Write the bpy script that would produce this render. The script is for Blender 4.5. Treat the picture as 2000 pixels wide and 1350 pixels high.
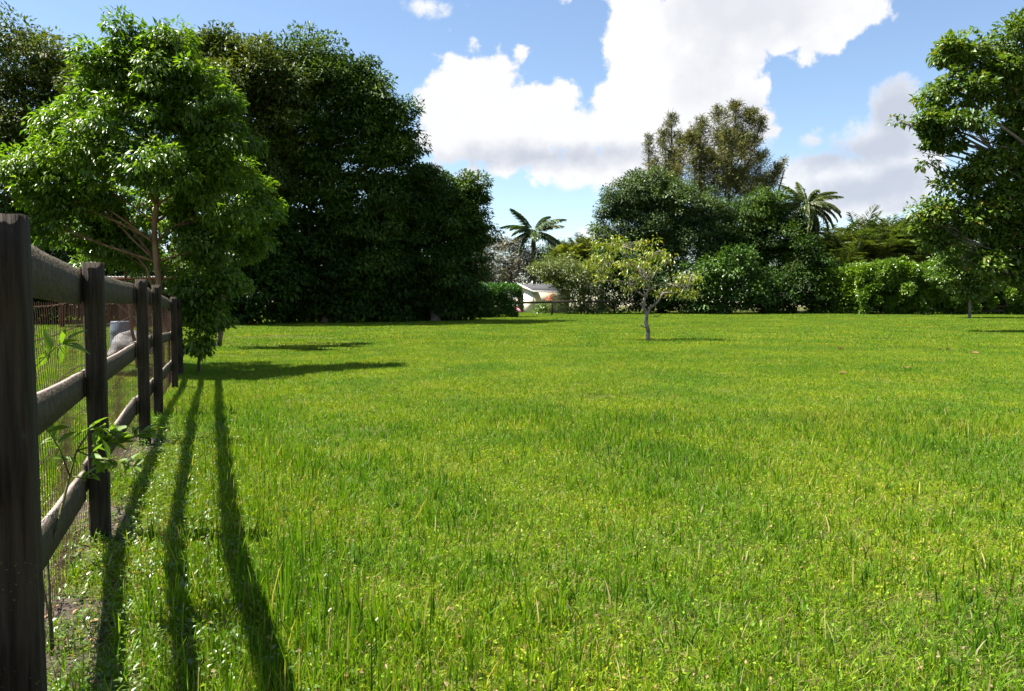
import bpy, math, random
import numpy as np
from mathutils import Vector, Matrix

# ------------------------------------------------------------------ clear
for o in list(bpy.data.objects):
    bpy.data.objects.remove(o, do_unlink=True)
scene = bpy.context.scene
COL = scene.collection
R = math.radians

# ------------------------------------------------------------------ camera
F_PX = 1525.0                      # focal length in pixels of a 2000 px wide picture
HORIZON = 598.0
EYE = 1.35
PITCH = math.atan((675.0 - HORIZON) / F_PX)
cam_data = bpy.data.cameras.new('camera')
cam = bpy.data.objects.new('camera', cam_data)
COL.objects.link(cam)
cam.location = (0, 0, EYE)
cam.rotation_euler = (math.pi / 2 - PITCH, 0, 0)
cam_data.sensor_width = 36.0
cam_data.lens = F_PX / 2000.0 * 36.0
cam_data.clip_start = 0.05
cam_data.clip_end = 3000
scene.camera = cam

# ------------------------------------------------------------------ light and exposure
SUN_EL, SUN_AZ = R(58.5), R(-86)     # azimuth measured from +Y towards +X
scene.view_settings.view_transform = 'Standard'
scene.view_settings.look = 'None'
scene.view_settings.gamma = 1.0
scene.view_settings.use_curve_mapping = False
scene.view_settings.exposure = 2.03
SKY_STRENGTH = 0.05
CLOUD_LUM = 0.262
sun_vec = Vector((math.cos(SUN_EL) * math.sin(SUN_AZ), math.cos(SUN_EL) * math.cos(SUN_AZ), math.sin(SUN_EL)))
sun_data = bpy.data.lights.new('sun', 'SUN')
sun_data.energy = 5.0
sun_data.angle = R(0.53)
sun_data.color = (1.0, 0.945, 0.86)
sun = bpy.data.objects.new('sun', sun_data)
COL.objects.link(sun)
sun.rotation_euler = sun_vec.to_track_quat('Z', 'Y').to_euler()
sun.location = (-30, 20, 60)
scene.cycles.max_bounces = 7
scene.cycles.diffuse_bounces = 3
scene.cycles.glossy_bounces = 2
scene.cycles.transmission_bounces = 4
scene.cycles.sample_clamp_indirect = 6.0


def ray(px, py):
    """Direction through a pixel of the 2000 x 1350 photograph."""
    x = (px - 1000.0) / F_PX
    u = (675.0 - py) / F_PX
    c, s = math.cos(PITCH), math.sin(PITCH)
    return np.array([x, c + u * s, -s + u * c])


def at(px, py, Y):
    d = ray(px, py)
    return np.array([0, 0, EYE]) + d * (Y / d[1])


class NT:
    """Small wrapper for building node trees."""
    def __init__(self, tree):
        self.t = tree
        self.L = tree.links

    def n(self, kind, **kw):
        nd = self.t.nodes.new(kind)
        for k, v in kw.items():
            setattr(nd, k, v)
        return nd

    def put(self, sock, v):
        if v is None:
            return
        if isinstance(v, bpy.types.NodeSocket):
            self.L.new(v, sock)
        else:
            sock.default_value = v

    def m(self, op, a, b=None, c=None, clamp=False):
        nd = self.n('ShaderNodeMath', operation=op, use_clamp=clamp)
        for i, v in enumerate((a, b, c)):
            if v is not None:
                self.put(nd.inputs[i], v)
        return nd.outputs[0]

    def mix(self, f, a, b, blend='MIX'):
        nd = self.n('ShaderNodeMix', data_type='RGBA', blend_type=blend)
        self.put(nd.inputs[0], f)
        self.put(nd.inputs[6], a if isinstance(a, bpy.types.NodeSocket) else (*a, 1))
        self.put(nd.inputs[7], b if isinstance(b, bpy.types.NodeSocket) else (*b, 1))
        return nd.outputs[2]

    def noise(self, vec, scale, detail=4.0, rough=0.5, dist=0.0):
        nd = self.n('ShaderNodeTexNoise')
        if vec is not None:
            self.L.new(vec, nd.inputs['Vector'])
        nd.inputs['Scale'].default_value = scale
        nd.inputs['Detail'].default_value = detail
        nd.inputs['Roughness'].default_value = rough
        nd.inputs['Distortion'].default_value = dist
        return nd.outputs[0]

    def sstep(self, v, lo, hi):
        nd = self.n('ShaderNodeMapRange', interpolation_type='SMOOTHSTEP')
        self.put(nd.inputs[0], v)
        nd.inputs[1].default_value = lo
        nd.inputs[2].default_value = hi
        return nd.outputs[0]

    def ramp(self, f, stops):
        nd = self.n('ShaderNodeValToRGB')
        el = nd.color_ramp.elements
        while len(el) > 1:
            el.remove(el[-1])
        el[0].position = stops[0][0]
        el[0].color = (*stops[0][1], 1)
        for p, c in stops[1:]:
            e = el.new(p)
            e.color = (*c, 1)
        self.put(nd.inputs[0], f)
        return nd.outputs[0]


# ------------------------------------------------------------------ sky with cumulus clouds
def build_world():
    w = bpy.data.worlds.new('World')
    scene.world = w
    w.use_nodes = True
    w.node_tree.nodes.clear()
    T = NT(w.node_tree)
    out = T.n('ShaderNodeOutputWorld')
    bg = T.n('ShaderNodeBackground')
    T.L.new(bg.outputs[0], out.inputs[0])
    sky = T.n('ShaderNodeTexSky', sky_type='NISHITA')
    sky.sun_disc = False
    sky.sun_elevation = SUN_EL
    sky.sun_rotation = SUN_AZ % (2 * math.pi)
    sky.altitude = 0
    sky.air_density = 0.96
    sky.dust_density = 0.1
    sky.ozone_density = 1.0
    tc = T.n('ShaderNodeTexCoord')
    sep = T.n('ShaderNodeSeparateXYZ')
    T.L.new(tc.outputs['Generated'], sep.inputs[0])
    X, Y, Z = sep.outputs
    U = T.m('ARCTAN2', X, Y)
    V = T.m('ARCSINE', Z)
    # cauliflower edges: two octaves of displacement of the look-up plus fine noise
    gen = tc.outputs['Generated']
    n_big = T.m('SUBTRACT', T.noise(gen, 11.0, 10.0, 0.60, 0.2), 0.5)
    n_wisp = T.m('SUBTRACT', T.noise(gen, 42.0, 7.0, 0.62, 0.25), 0.5)
    vor = T.n('ShaderNodeTexVoronoi', feature='SMOOTH_F1')
    vor.inputs['Scale'].default_value = 34.0
    vor.inputs['Smoothness'].default_value = 0.35
    T.L.new(gen, vor.inputs['Vector'])
    puff = T.m('SUBTRACT', 0.42, vor.outputs['Distance'])

    def ell(px, py, rx, ry):
        d = ray(px, py)
        d = d / np.linalg.norm(d)
        u0, v0 = math.atan2(d[0], d[1]), math.asin(d[2])
        k = math.cos(u0)
        rx, ry = rx / F_PX * k, ry / F_PX * k
        a = T.m('MULTIPLY_ADD', U, 1 / rx, -u0 / rx)
        b = T.m('MULTIPLY_ADD', V, 1 / ry, -v0 / ry)
        r = T.m('SQRT', T.m('ADD', T.m('MULTIPLY', a, a), T.m('MULTIPLY', b, b)))
        # signed distance-like value in units of pixels / 100
        return T.m('MULTIPLY', T.m('SUBTRACT', 1.0, r), min(rx, ry) * F_PX / 100.0)

    def union(lst, k=0.12):
        f = None
        for e in lst:
            v = ell(*e)
            f = v if f is None else T.m('SMOOTH_MAX', f, v, k)
        return f

    solid = union([(890, 150, 56, 62), (935, 205, 110, 100), (1000, 245, 150, 85), (880, 240, 85, 90), (1080, 225, 95, 72), (1130, 250, 85, 75),
                   (960, 290, 170, 50), (1060, 310, 190, 48), (1150, 325, 130, 46), (845, 205, 50, 50), (840, 270, 60, 50), (1010, 330, 150, 30),
                   (1262, 70, 98, 120), (1250, 190, 105, 100), (1340, 110, 170, 150), (1330, 230, 190, 110),
                   (1440, 50, 150, 90), (1545, 45, 130, 75), (1640, 20, 110, 60), (1430, 230, 85, 90), (1470, 170, 45, 60),
                   (1250, 300, 140, 70), (1020, 105, 15, 16), (966, 97, 11, 8), (1420, -60, 300, 90)])
    soft = union([(1640, 345, 130, 60), (1590, 280, 26, 18), (1745, 215, 46, 60), (1710, 275, 95, 55), (1760, 330, 90, 80), (1700, 380, 150, 50),
                  (1690, 414, 140, 20), (830, 12, 46, 15), (372, 72, 26, 22), (1130, 458, 90, 14), (1150, 352, 140, 22)])
    # the same kind of cumulus all round, outside the picture's stretch of sky
    away = T.sstep(T.m('ABSOLUTE', U), 0.72, 0.95)
    up = T.sstep(V, 0.42, 0.62)
    other = T.m('MAXIMUM', away, up)
    nn = T.noise(gen, 3.1, 3.0, 0.5)
    field_o = T.m('MULTIPLY', T.m('SUBTRACT', nn, 0.545), 3.0)
    field_o = T.m('SUBTRACT', field_o, T.m('MULTIPLY', T.m('SUBTRACT', 1.0, other), 9.0))
    solid = T.m('MAXIMUM', solid, field_o)
    fs = T.m('ADD', solid, T.m('ADD', T.m('MULTIPLY', n_big, 1.0), T.m('MULTIPLY', puff, 0.45)))
    m1 = T.sstep(T.m('ADD', fs, T.m('MULTIPLY', n_wisp, 0.70)), 0.0, 0.19)
    ff = T.m('ADD', soft, T.m('ADD', T.m('MULTIPLY', n_big, 0.95), T.m('MULTIPLY', n_wisp, 0.45)))
    m2 = T.sstep(ff, -0.02, 0.20)
    mask = T.m('MAXIMUM', m1, T.m('MULTIPLY', m2, 0.93))
    # thin haze veil under the clouds
    # grey undersides, where the cloud is thick and seen from below
    gr = T.m('ADD', union([(1070, 306, 160, 24), (960, 318, 80, 12), (1190, 298, 60, 14), (1660, 302, 105, 32), (1745, 225, 44, 58), (1730, 285, 80, 40),
                           (1690, 372, 110, 34), (1760, 350, 60, 40), (1800, 400, 70, 20)], 0.15),
             T.m('ADD', T.m('MULTIPLY', n_big, 0.5), T.m('MULTIPLY', n_wisp, 0.3)))
    grey = T.sstep(gr, -0.20, 0.24)
    gl = T.sstep(T.m('ADD', union([(1450, 30, 190, 80), (1480, 240, 70, 70), (1400, 120, 70, 80)], 0.2), T.m('MULTIPLY', n_big, 1.8)), -0.2, 0.7)
    bil = T.sstep(T.m('ADD', T.m('MULTIPLY', T.noise(gen, 14.0, 6.0, 0.55, 0.3), 1.0), T.m('MULTIPLY', puff, 0.5)), 0.36, 0.62)
    col = T.mix(T.m('MULTIPLY', gl, 0.55), (CLOUD_LUM, CLOUD_LUM, CLOUD_LUM * 1.01), (CLOUD_LUM * .60, CLOUD_LUM * .64, CLOUD_LUM * .72))
    col = T.mix(T.m('MULTIPLY', T.m('SUBTRACT', 1.0, bil), 0.20), col, (CLOUD_LUM * .62, CLOUD_LUM * .66, CLOUD_LUM * .74))
    col = T.mix(T.m('MULTIPLY', grey, 0.75), col, (CLOUD_LUM * .45, CLOUD_LUM * .50, CLOUD_LUM * .62))
    skyc = T.n('ShaderNodeVectorMath', operation='SCALE')
    T.L.new(sky.outputs[0], skyc.inputs[0])
    skyc.inputs['Scale'].default_value = SKY_STRENGTH
    final = T.mix(mask, skyc.outputs[0], col)
    T.L.new(final, bg.inputs[0])
    bg.inputs[1].default_value = 1.0
    w.cycles.sampling_method = 'MANUAL'
    w.cycles.sample_map_resolution = 1024


build_world()

# ------------------------------------------------------------------ terrain
FX0, FY0, FSL = -2.378, 4.456, -0.385          # the plank fence runs along x = FX0 + FSL * (y - FY0)


def fence_x(y):
    return FX0 + FSL * (y - FY0)


def sm(a, b, t):
    t = np.clip((t - a) / (b - a), 0, 1)
    return t * t * (3 - 2 * t)


def gz(x, y):
    x = np.asarray(x, float)
    y = np.asarray(y, float)
    t = np.clip(y - 6.0, 0, 76.0)
    z = 0.0145 * (t - 3.0 * (1 - np.exp(-t / 3.0)))
    near = sm(-2.0, -5.5, x) * sm(6.0, 13.0, y) * sm(30.0, 19.0, y)
    z = z - near * (0.10 + 0.0145 * np.clip(y - 9.5, 0, 20))
    amp = sm(2.0, 10.0, y)
    z = z + amp * (0.018 * np.sin(x * 0.55 + 1.3) * np.cos(y * 0.41) + 0.010 * np.sin(x * 1.7 + y * 0.9))
    return z


def gp(px, py):
    """Ground point seen at a pixel."""
    d = ray(px, py)
    lo, hi = 1.0, 300.0
    o = np.array([0, 0, EYE])
    for k in range(600):
        Y = 1.0 * (1.01 ** k)
        p = o + d * (Y / d[1])
        if p[2] < gz(p[0], p[1]):
            return p
    return o + d * (90 / d[1])


def on_ground(x, y, dz=0.0):
    return (float(x), float(y), float(gz(x, y)) + dz)


# ------------------------------------------------------------------ mesh helpers
def mesh_from(name, verts, faces, mat=None, smooth=False):
    """verts (n,3) array, faces: list of index arrays (m,k) for several k."""
    me = bpy.data.meshes.new(name)
    verts = np.asarray(verts, np.float32)
    me.vertices.add(len(verts))
    me.vertices.foreach_set('co', verts.ravel())
    faces = [np.asarray(f, np.int32) for f in faces if len(f)]
    idx = np.concatenate([f.ravel() for f in faces])
    tot = np.concatenate([np.full(len(f), f.shape[1], np.int32) for f in faces])
    start = np.concatenate([[0], np.cumsum(tot)[:-1]]).astype(np.int32)
    me.loops.add(len(idx))
    me.loops.foreach_set('vertex_index', idx)
    me.polygons.add(len(tot))
    me.polygons.foreach_set('loop_start', start)
    if smooth:
        me.polygons.foreach_set('use_smooth', np.ones(len(tot), bool))
    me.update(calc_edges=True)
    if mat:
        me.materials.append(mat)
    return me


class MB:
    def __init__(self):
        self.v, self.q, self.t, self.n = [], [], [], 0

    def add(self, v, quads=None, tris=None):
        v = np.asarray(v, float).reshape(-1, 3)
        if quads is not None and len(quads):
            self.q.append(np.asarray(quads, int) + self.n)
        if tris is not None and len(tris):
            self.t.append(np.asarray(tris, int) + self.n)
        self.v.append(v)
        self.n += len(v)

    def tube(self, pts, rad, sides=7, cap=True):
        pts = np.asarray(pts, float)
        rad = np.broadcast_to(np.asarray(rad, float), (len(pts),))
        tang = np.gradient(pts, axis=0)
        tang /= np.linalg.norm(tang, axis=1)[:, None] + 1e-9
        ref = np.array([0.31, 0.17, 0.93]) if abs(tang[0][2]) < 0.9 else np.array([0.93, 0.2, 0.1])
        rings = []
        a = np.arange(sides) * 2 * math.pi / sides
        for p, r, t in zip(pts, rad, tang):
            s = np.cross(t, ref)
            s /= np.linalg.norm(s) + 1e-9
            u = np.cross(s, t)
            rings.append(p + r * (np.cos(a)[:, None] * s + np.sin(a)[:, None] * u))
        v = np.concatenate(rings)
        q = []
        for i in range(len(pts) - 1):
            for k in range(sides):
                k2 = (k + 1) % sides
                q.append((i * sides + k, i * sides + k2, (i + 1) * sides + k2, (i + 1) * sides + k))
        t = []
        if cap:
            e = (len(pts) - 1) * sides
            for k in range(1, sides - 1):
                t.append((e, e + k, e + k + 1))
                t.append((0, k + 1, k))
        self.add(v, q, t)

    def box(self, c, size, rot=None):
        x, y, z = np.asarray(size, float) / 2
        v = np.array([(a * x, b * y, d * z) for a in (-1, 1) for b in (-1, 1) for d in (-1, 1)])
        if rot is not None:
            v = v @ np.asarray(rot, float).T
        v = v + np.asarray(c, float)
        self.add(v, [(0, 1, 3, 2), (4, 6, 7, 5), (0, 4, 5, 1), (2, 3, 7, 6), (0, 2, 6, 4), (1, 5, 7, 3)])

    def mesh(self, name, mat, smooth=False):
        return mesh_from(name, np.concatenate(self.v), [np.concatenate(x) for x in (self.q, self.t) if x], mat, smooth)

    def build(self, name, mat, parent=None, smooth=False):
        return link(name, self.mesh(name, mat, smooth), parent)


def link(name, data, parent=None):
    o = bpy.data.objects.new(name, data)
    COL.objects.link(o)
    if parent is not None:
        o.parent = parent
        if parent.type == 'EMPTY':
            o.matrix_parent_inverse = Matrix.Translation(parent.location).inverted()
    return o


def tag(o, label=None, cat=None, group=None, kind=None):
    if label:
        o['label'] = label
    if cat:
        o['category'] = cat
    if group:
        o['group'] = group
    if kind:
        o['kind'] = kind
    return o


def thing(name, loc, label, cat, group=None):
    e = bpy.data.objects.new(name, None)
    e.location = [float(v) for v in loc]
    e.empty_display_size = 0.3
    COL.objects.link(e)
    return tag(e, label, cat, group)


def nrm(a):
    return a / (np.linalg.norm(a, axis=-1, keepdims=True) + 1e-9)


def leaf_arrays(P, D, N, L, W, fold=0.18, droop=0.12, wide=0.45):
    """Folded pointed leaves of two triangles each."""
    D = nrm(D)
    S = nrm(np.cross(D, N))
    N = np.cross(S, D)
    L = np.asarray(L).reshape(-1, 1) * np.ones((len(P), 1))
    W = np.asarray(W).reshape(-1, 1) * np.ones((len(P), 1))
    a = P
    mid = P + D * L * wide + N * fold * W
    b = mid + S * W * .5
    c = P + D * L - N * droop * L
    d = mid - S * W * .5
    v = np.stack([a, b, c, d], 1).reshape(-1, 3)
    i = np.arange(len(P))[:, None] * 4
    t = np.concatenate([i + np.array([[0, 1, 2]]), i + np.array([[0, 2, 3]])])
    return v, t


# ------------------------------------------------------------------ materials
def new_mat(name):
    m = bpy.data.materials.new(name)
    m.use_nodes = True
    m.node_tree.nodes.clear()
    T = NT(m.node_tree)
    out = T.n('ShaderNodeOutputMaterial')
    return m, T, out


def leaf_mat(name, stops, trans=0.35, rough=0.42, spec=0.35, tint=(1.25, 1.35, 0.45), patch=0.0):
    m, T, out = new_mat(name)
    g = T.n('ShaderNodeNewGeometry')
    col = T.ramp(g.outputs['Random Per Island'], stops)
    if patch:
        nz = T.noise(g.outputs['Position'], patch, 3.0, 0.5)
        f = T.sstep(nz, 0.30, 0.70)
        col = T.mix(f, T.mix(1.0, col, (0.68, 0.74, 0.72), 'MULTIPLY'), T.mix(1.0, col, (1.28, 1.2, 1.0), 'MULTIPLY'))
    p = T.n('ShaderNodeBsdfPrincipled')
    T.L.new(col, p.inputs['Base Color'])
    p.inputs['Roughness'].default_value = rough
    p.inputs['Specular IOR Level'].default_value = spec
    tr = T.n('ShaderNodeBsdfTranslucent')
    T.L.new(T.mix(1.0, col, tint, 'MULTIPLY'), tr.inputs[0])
    mx = T.n('ShaderNodeMixShader')
    mx.inputs[0].default_value = trans
    T.L.new(p.outputs[0], mx.inputs[1])
    T.L.new(tr.outputs[0], mx.inputs[2])
    T.L.new(mx.outputs[0], out.inputs[0])
    return m


def plain_mat(name, build, rough=0.85, spec=0.25, bump=None):
    """build(T, object coordinates) returns a colour socket or tuple."""
    m, T, out = new_mat(name)
    p = T.n('ShaderNodeBsdfPrincipled')
    tc = T.n('ShaderNodeTexCoord')
    c = build(T, tc.outputs['Object'])
    if isinstance(c, tuple):
        p.inputs['Base Color'].default_value = (*c, 1)
    else:
        T.L.new(c, p.inputs['Base Color'])
    p.inputs['Roughness'].default_value = rough
    p.inputs['Specular IOR Level'].default_value = spec
    if bump:
        h = bump(T, tc.outputs['Object'])
        b = T.n('ShaderNodeBump')
        b.inputs['Strength'].default_value = 0.6
        b.inputs['Distance'].default_value = 0.02
        T.L.new(h, b.inputs['Height'])
        T.L.new(b.outputs[0], p.inputs['Normal'])
    T.L.new(p.outputs[0], out.inputs[0])
    return m


def scaled(T, vec, s):
    mp = T.n('ShaderNodeMapping')
    mp.inputs['Scale'].default_value = s
    T.L.new(vec, mp.inputs[0])
    return mp.outputs[0]


def bark(name, a, b, sc=6.0):
    return plain_mat(name,
                     lambda T, v: T.mix(T.sstep(T.noise(scaled(T, v, (1, 1, 0.35)), sc, 5.0, 0.6), 0.35, 0.65), a, b),
                     0.9, 0.2, lambda T, v: T.noise(scaled(T, v, (1, 1, 0.3)), sc * 3, 5.0, 0.6))


def wood_col(T, v):
    grain = T.noise(scaled(T, v, (1, 1, 0.06)), 42.0, 5.0, 0.65)
    base = T.mix(T.sstep(grain, 0.3, 0.7), (0.012, 0.0085, 0.0055), (0.044, 0.033, 0.021))
    lich = T.noise(v, 5.0, 5.0, 0.65)
    base = T.mix(T.m('MULTIPLY', T.sstep(lich, 0.52, 0.72), 0.55), base, (0.022, 0.027, 0.010))
    pale = T.noise(scaled(T, v, (1, 1, 0.3)), 17.0, 4.0, 0.7)
    base = T.mix(T.m('MULTIPLY', T.sstep(pale, 0.66, 0.76), 0.35), base, (0.085, 0.085, 0.07))
    crack = T.noise(scaled(T, v, (1, 1, 0.025)), 75.0, 3.0, 0.6)
    base = T.mix(T.m('MULTIPLY', T.sstep(crack, 0.62, 0.68), 0.85), base, (0.003, 0.0025, 0.002))
    speck = T.m('MULTIPLY', T.sstep(T.noise(v, 95.0, 3.0, 0.6), 0.64, 0.70), T.sstep(T.noise(v, 3.5, 3.0, 0.6), 0.50, 0.62))
    return T.mix(speck, base, (0.12, 0.13, 0.045))


def board_col(T, v):
    grain = T.noise(scaled(T, v, (0.5, 0.5, 1)), 30.0, 5.0, 0.65)
    base = T.mix(T.sstep(grain, 0.3, 0.7), (0.032, 0.024, 0.014), (0.068, 0.054, 0.034))
    lich = T.noise(v, 4.0, 5.0, 0.65)
    base = T.mix(T.m('MULTIPLY', T.sstep(lich, 0.48, 0.70), 0.6), base, (0.036, 0.045, 0.018))
    drip = T.noise(scaled(T, v, (1, 1, 0.2)), 22.0, 4.0, 0.7)
    base = T.mix(T.m('MULTIPLY', T.sstep(drip, 0.56, 0.70), 0.6), base, (0.10, 0.105, 0.092))
    # upward faces painted paler to look sunlit, broken up by noise
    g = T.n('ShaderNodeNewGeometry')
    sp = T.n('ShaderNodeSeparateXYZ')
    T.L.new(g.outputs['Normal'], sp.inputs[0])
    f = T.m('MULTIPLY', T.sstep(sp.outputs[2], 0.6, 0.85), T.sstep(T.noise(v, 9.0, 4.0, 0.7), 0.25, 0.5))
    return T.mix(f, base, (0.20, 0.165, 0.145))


M = {}
M['post'] = plain_mat('weathered_post_wood', wood_col, 0.88, 0.25, lambda T, v: T.noise(scaled(T, v, (1, 1, 0.05)), 60.0, 5.0, 0.6))
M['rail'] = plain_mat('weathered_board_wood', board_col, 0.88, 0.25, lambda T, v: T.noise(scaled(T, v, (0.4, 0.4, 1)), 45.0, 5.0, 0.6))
M['rust'] = plain_mat('rusty_wire', lambda T, v: T.mix(T.noise(v, 40.0, 2.0), (0.028, 0.013, 0.008), (0.075, 0.034, 0.020)), 0.8, 0.3)
M['bark_grey'] = bark('grey_bark', (0.09, 0.08, 0.068), (0.21, 0.19, 0.165), 9)
M['bark_pale'] = bark('pale_smooth_bark', (0.10, 0.088, 0.072), (0.23, 0.205, 0.175), 14)
M['bark_brown'] = bark('brown_bark', (0.05, 0.036, 0.024), (0.13, 0.098, 0.066))
M['bark_red'] = bark('reddish_bark', (0.09, 0.05, 0.028), (0.19, 0.115, 0.07))
M['palm_trunk'] = bark('palm_trunk_bark', (0.11, 0.10, 0.085), (0.24, 0.22, 0.19), 4)
M['stem'] = bark('green_stem', (0.05, 0.06, 0.02), (0.12, 0.11, 0.05), 20)

M['leaf_gloss'] = leaf_mat('glossy_leaf', [(0, (0.040, 0.092, 0.008)), (0.6, (0.082, 0.158, 0.012)), (1, (0.150, 0.230, 0.016))], 0.48, 0.36, 0.42, (1.3, 1.35, 0.4), 0.5)
M['leaf_dark'] = leaf_mat('dark_leaf', [(0, (0.024, 0.055, 0.010)), (0.7, (0.050, 0.098, 0.016)), (1, (0.085, 0.140, 0.022))], 0.28, 0.52, 0.16, (1.3, 1.3, 0.4), 0.35)
M['leaf_olive'] = leaf_mat('olive_leaf', [(0, (0.034, 0.062, 0.012)), (0.7, (0.070, 0.108, 0.020)), (0.93, (0.100, 0.130, 0.026)), (1, (0.13, 0.095, 0.025))], 0.28, 0.52, 0.18, (1.3, 1.25, 0.4), 0.4)
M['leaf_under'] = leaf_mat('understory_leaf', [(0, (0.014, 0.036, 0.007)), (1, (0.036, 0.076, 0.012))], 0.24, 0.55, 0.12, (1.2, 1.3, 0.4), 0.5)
M['leaf_right'] = leaf_mat('broad_rosette_leaf', [(0, (0.046, 0.096, 0.013)), (0.72, (0.092, 0.162, 0.020)), (0.94, (0.140, 0.195, 0.030)), (1, (0.19, 0.12, 0.03))], 0.34, 0.42, 0.4, (1.3, 1.3, 0.4), 0.3)
M['leaf_hedge'] = leaf_mat('hedge_leaf', [(0, (0.056, 0.120, 0.013)), (1, (0.140, 0.236, 0.026))], 0.28, 0.33, 0.55, (1.3, 1.3, 0.4), 0.4)
M['leaf_mid'] = leaf_mat('shrub_leaf', [(0, (0.026, 0.070, 0.011)), (1, (0.070, 0.140, 0.019))], 0.26, 0.45, 0.3, (1.3, 1.3, 0.4), 0.4)
M['leaf_clip'] = leaf_mat('clipped_hedge_leaf', [(0, (0.022, 0.075, 0.010)), (1, (0.055, 0.145, 0.016))], 0.3, 0.4, 0.45)
M['leaf_young'] = leaf_mat('young_tree_leaf', [(0, (0.055, 0.110, 0.016)), (1, (0.115, 0.185, 0.028))], 0.34, 0.36, 0.5)
M['leaf_yellow'] = leaf_mat('yellowing_leaf', [(0, (0.09, 0.155, 0.015)), (0.55, (0.175, 0.232, 0.020)), (0.9, (0.29, 0.30, 0.030)), (1, (0.32, 0.24, 0.035))], 0.36, 0.4, 0.45, (1.2, 1.15, 0.4))
M['leaf_ficus'] = leaf_mat('small_dense_leaf', [(0, (0.032, 0.064, 0.018)), (1, (0.080, 0.125, 0.038))], 0.24, 0.48, 0.28, (1.2, 1.25, 0.4), 0.35)
M['leaf_grey'] = leaf_mat('grey_leaf', [(0, (0.060, 0.062, 0.040)), (0.6, (0.11, 0.11, 0.080)), (1, (0.17, 0.165, 0.13))], 0.2, 0.5, 0.4, (1.1, 1.1, 0.6), 0.3)
M['leaf_pale'] = leaf_mat('pale_bush_leaf', [(0, (0.055, 0.085, 0.018)), (0.75, (0.120, 0.155, 0.042)), (1, (0.18, 0.195, 0.075))], 0.32, 0.45, 0.4)
M['needle'] = leaf_mat('casuarina_needle', [(0, (0.072, 0.094, 0.024)), (0.6, (0.125, 0.142, 0.038)), (1, (0.190, 0.180, 0.052))], 0.25, 0.5, 0.35, (1.2, 1.1, 0.5), 0.3)
M['frond'] = leaf_mat('palm_frond', [(0, (0.045, 0.085, 0.026)), (1, (0.095, 0.145, 0.048))], 0.28, 0.36, 0.55)
M['frond_coco'] = leaf_mat('coconut_frond', [(0, (0.060, 0.090, 0.022)), (0.8, (0.115, 0.150, 0.040)), (1, (0.19, 0.18, 0.07))], 0.3, 0.36, 0.55)
M['frond_areca'] = leaf_mat('areca_frond', [(0, (0.065, 0.098, 0.016)), (0.7, (0.135, 0.165, 0.028)), (1, (0.23, 0.19, 0.045))], 0.34, 0.4, 0.5)
M['frond_dull'] = leaf_mat('dull_palm_frond', [(0, (0.042, 0.074, 0.016)), (0.8, (0.090, 0.128, 0.026)), (1, (0.17, 0.16, 0.045))], 0.28, 0.42, 0.45)
M['leaf_plant'] = leaf_mat('fence_plant_leaf', [(0, (0.05, 0.105, 0.014)), (0.6, (0.11, 0.18, 0.020)), (1, (0.21, 0.25, 0.030))], 0.45, 0.5, 0.25)
M['red_flower'] = leaf_mat('red_flower', [(0, (0.45, 0.07, 0.03)), (1, (0.65, 0.16, 0.07))], 0.3, 0.5, 0.3, (1, 1, 1))
M['dead_leaf'] = leaf_mat('dead_leaf_brown', [(0, (0.10, 0.06, 0.032)), (0.5, (0.22, 0.12, 0.05)), (1, (0.34, 0.20, 0.09))], 0.15, 0.6, 0.3, (1, 1, 1))

GRASS_STOPS = [(0.0, (0.20, 0.14, 0.065)), (0.13, (0.27, 0.20, 0.09)), (0.145, (0.040, 0.098, 0.005)), (0.45, (0.112, 0.202, 0.006)),
               (0.8, (0.175, 0.262, 0.008)), (1.0, (0.220, 0.275, 0.012))]
TALL_STOPS = [(0.0, (0.034, 0.090, 0.006)), (0.5, (0.082, 0.170, 0.008)), (0.9, (0.145, 0.232, 0.012)), (0.97, (0.17, 0.24, 0.02)), (0.98, (0.30, 0.24, 0.11)), (1.0, (0.34, 0.28, 0.14))]


def grass_mat(name, stops, trans):
    m, T, out = new_mat(name)
    g = T.n('ShaderNodeNewGeometry')
    col = T.ramp(g.outputs['Random Per Island'], stops)
    pos = g.outputs['Position']
    f = T.sstep(T.noise(pos, 0.55, 5.0, 0.62), 0.34, 0.66)
    col = T.mix(f, T.mix(1.0, col, (0.74, 0.88, 0.9), 'MULTIPLY'), T.mix(1.0, col, (1.30, 1.15, 1.0), 'MULTIPLY'))
    dry = T.sstep(T.noise(pos, 0.36, 4.0, 0.6, 0.5), 0.58, 0.72)
    col = T.mix(T.m('MULTIPLY', dry, 0.30), col, (0.235, 0.20, 0.035))
    p = T.n('ShaderNodeBsdfPrincipled')
    T.L.new(col, p.inputs['Base Color'])
    p.inputs['Roughness'].default_value = 0.5
    p.inputs['Specular IOR Level'].default_value = 0.16
    tr = T.n('ShaderNodeBsdfTranslucent')
    T.L.new(T.mix(1.0, col, (1.3, 1.35, 0.4), 'MULTIPLY'), tr.inputs[0])
    mx = T.n('ShaderNodeMixShader')
    mx.inputs[0].default_value = trans
    T.L.new(p.outputs[0], mx.inputs[1])
    T.L.new(tr.outputs[0], mx.inputs[2])
    T.L.new(mx.outputs[0], out.inputs[0])
    return m


M['grass'] = grass_mat('grass_blade', GRASS_STOPS, 0.34)
M['grass_tall'] = grass_mat('tall_grass_blade', TALL_STOPS, 0.42)


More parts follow.
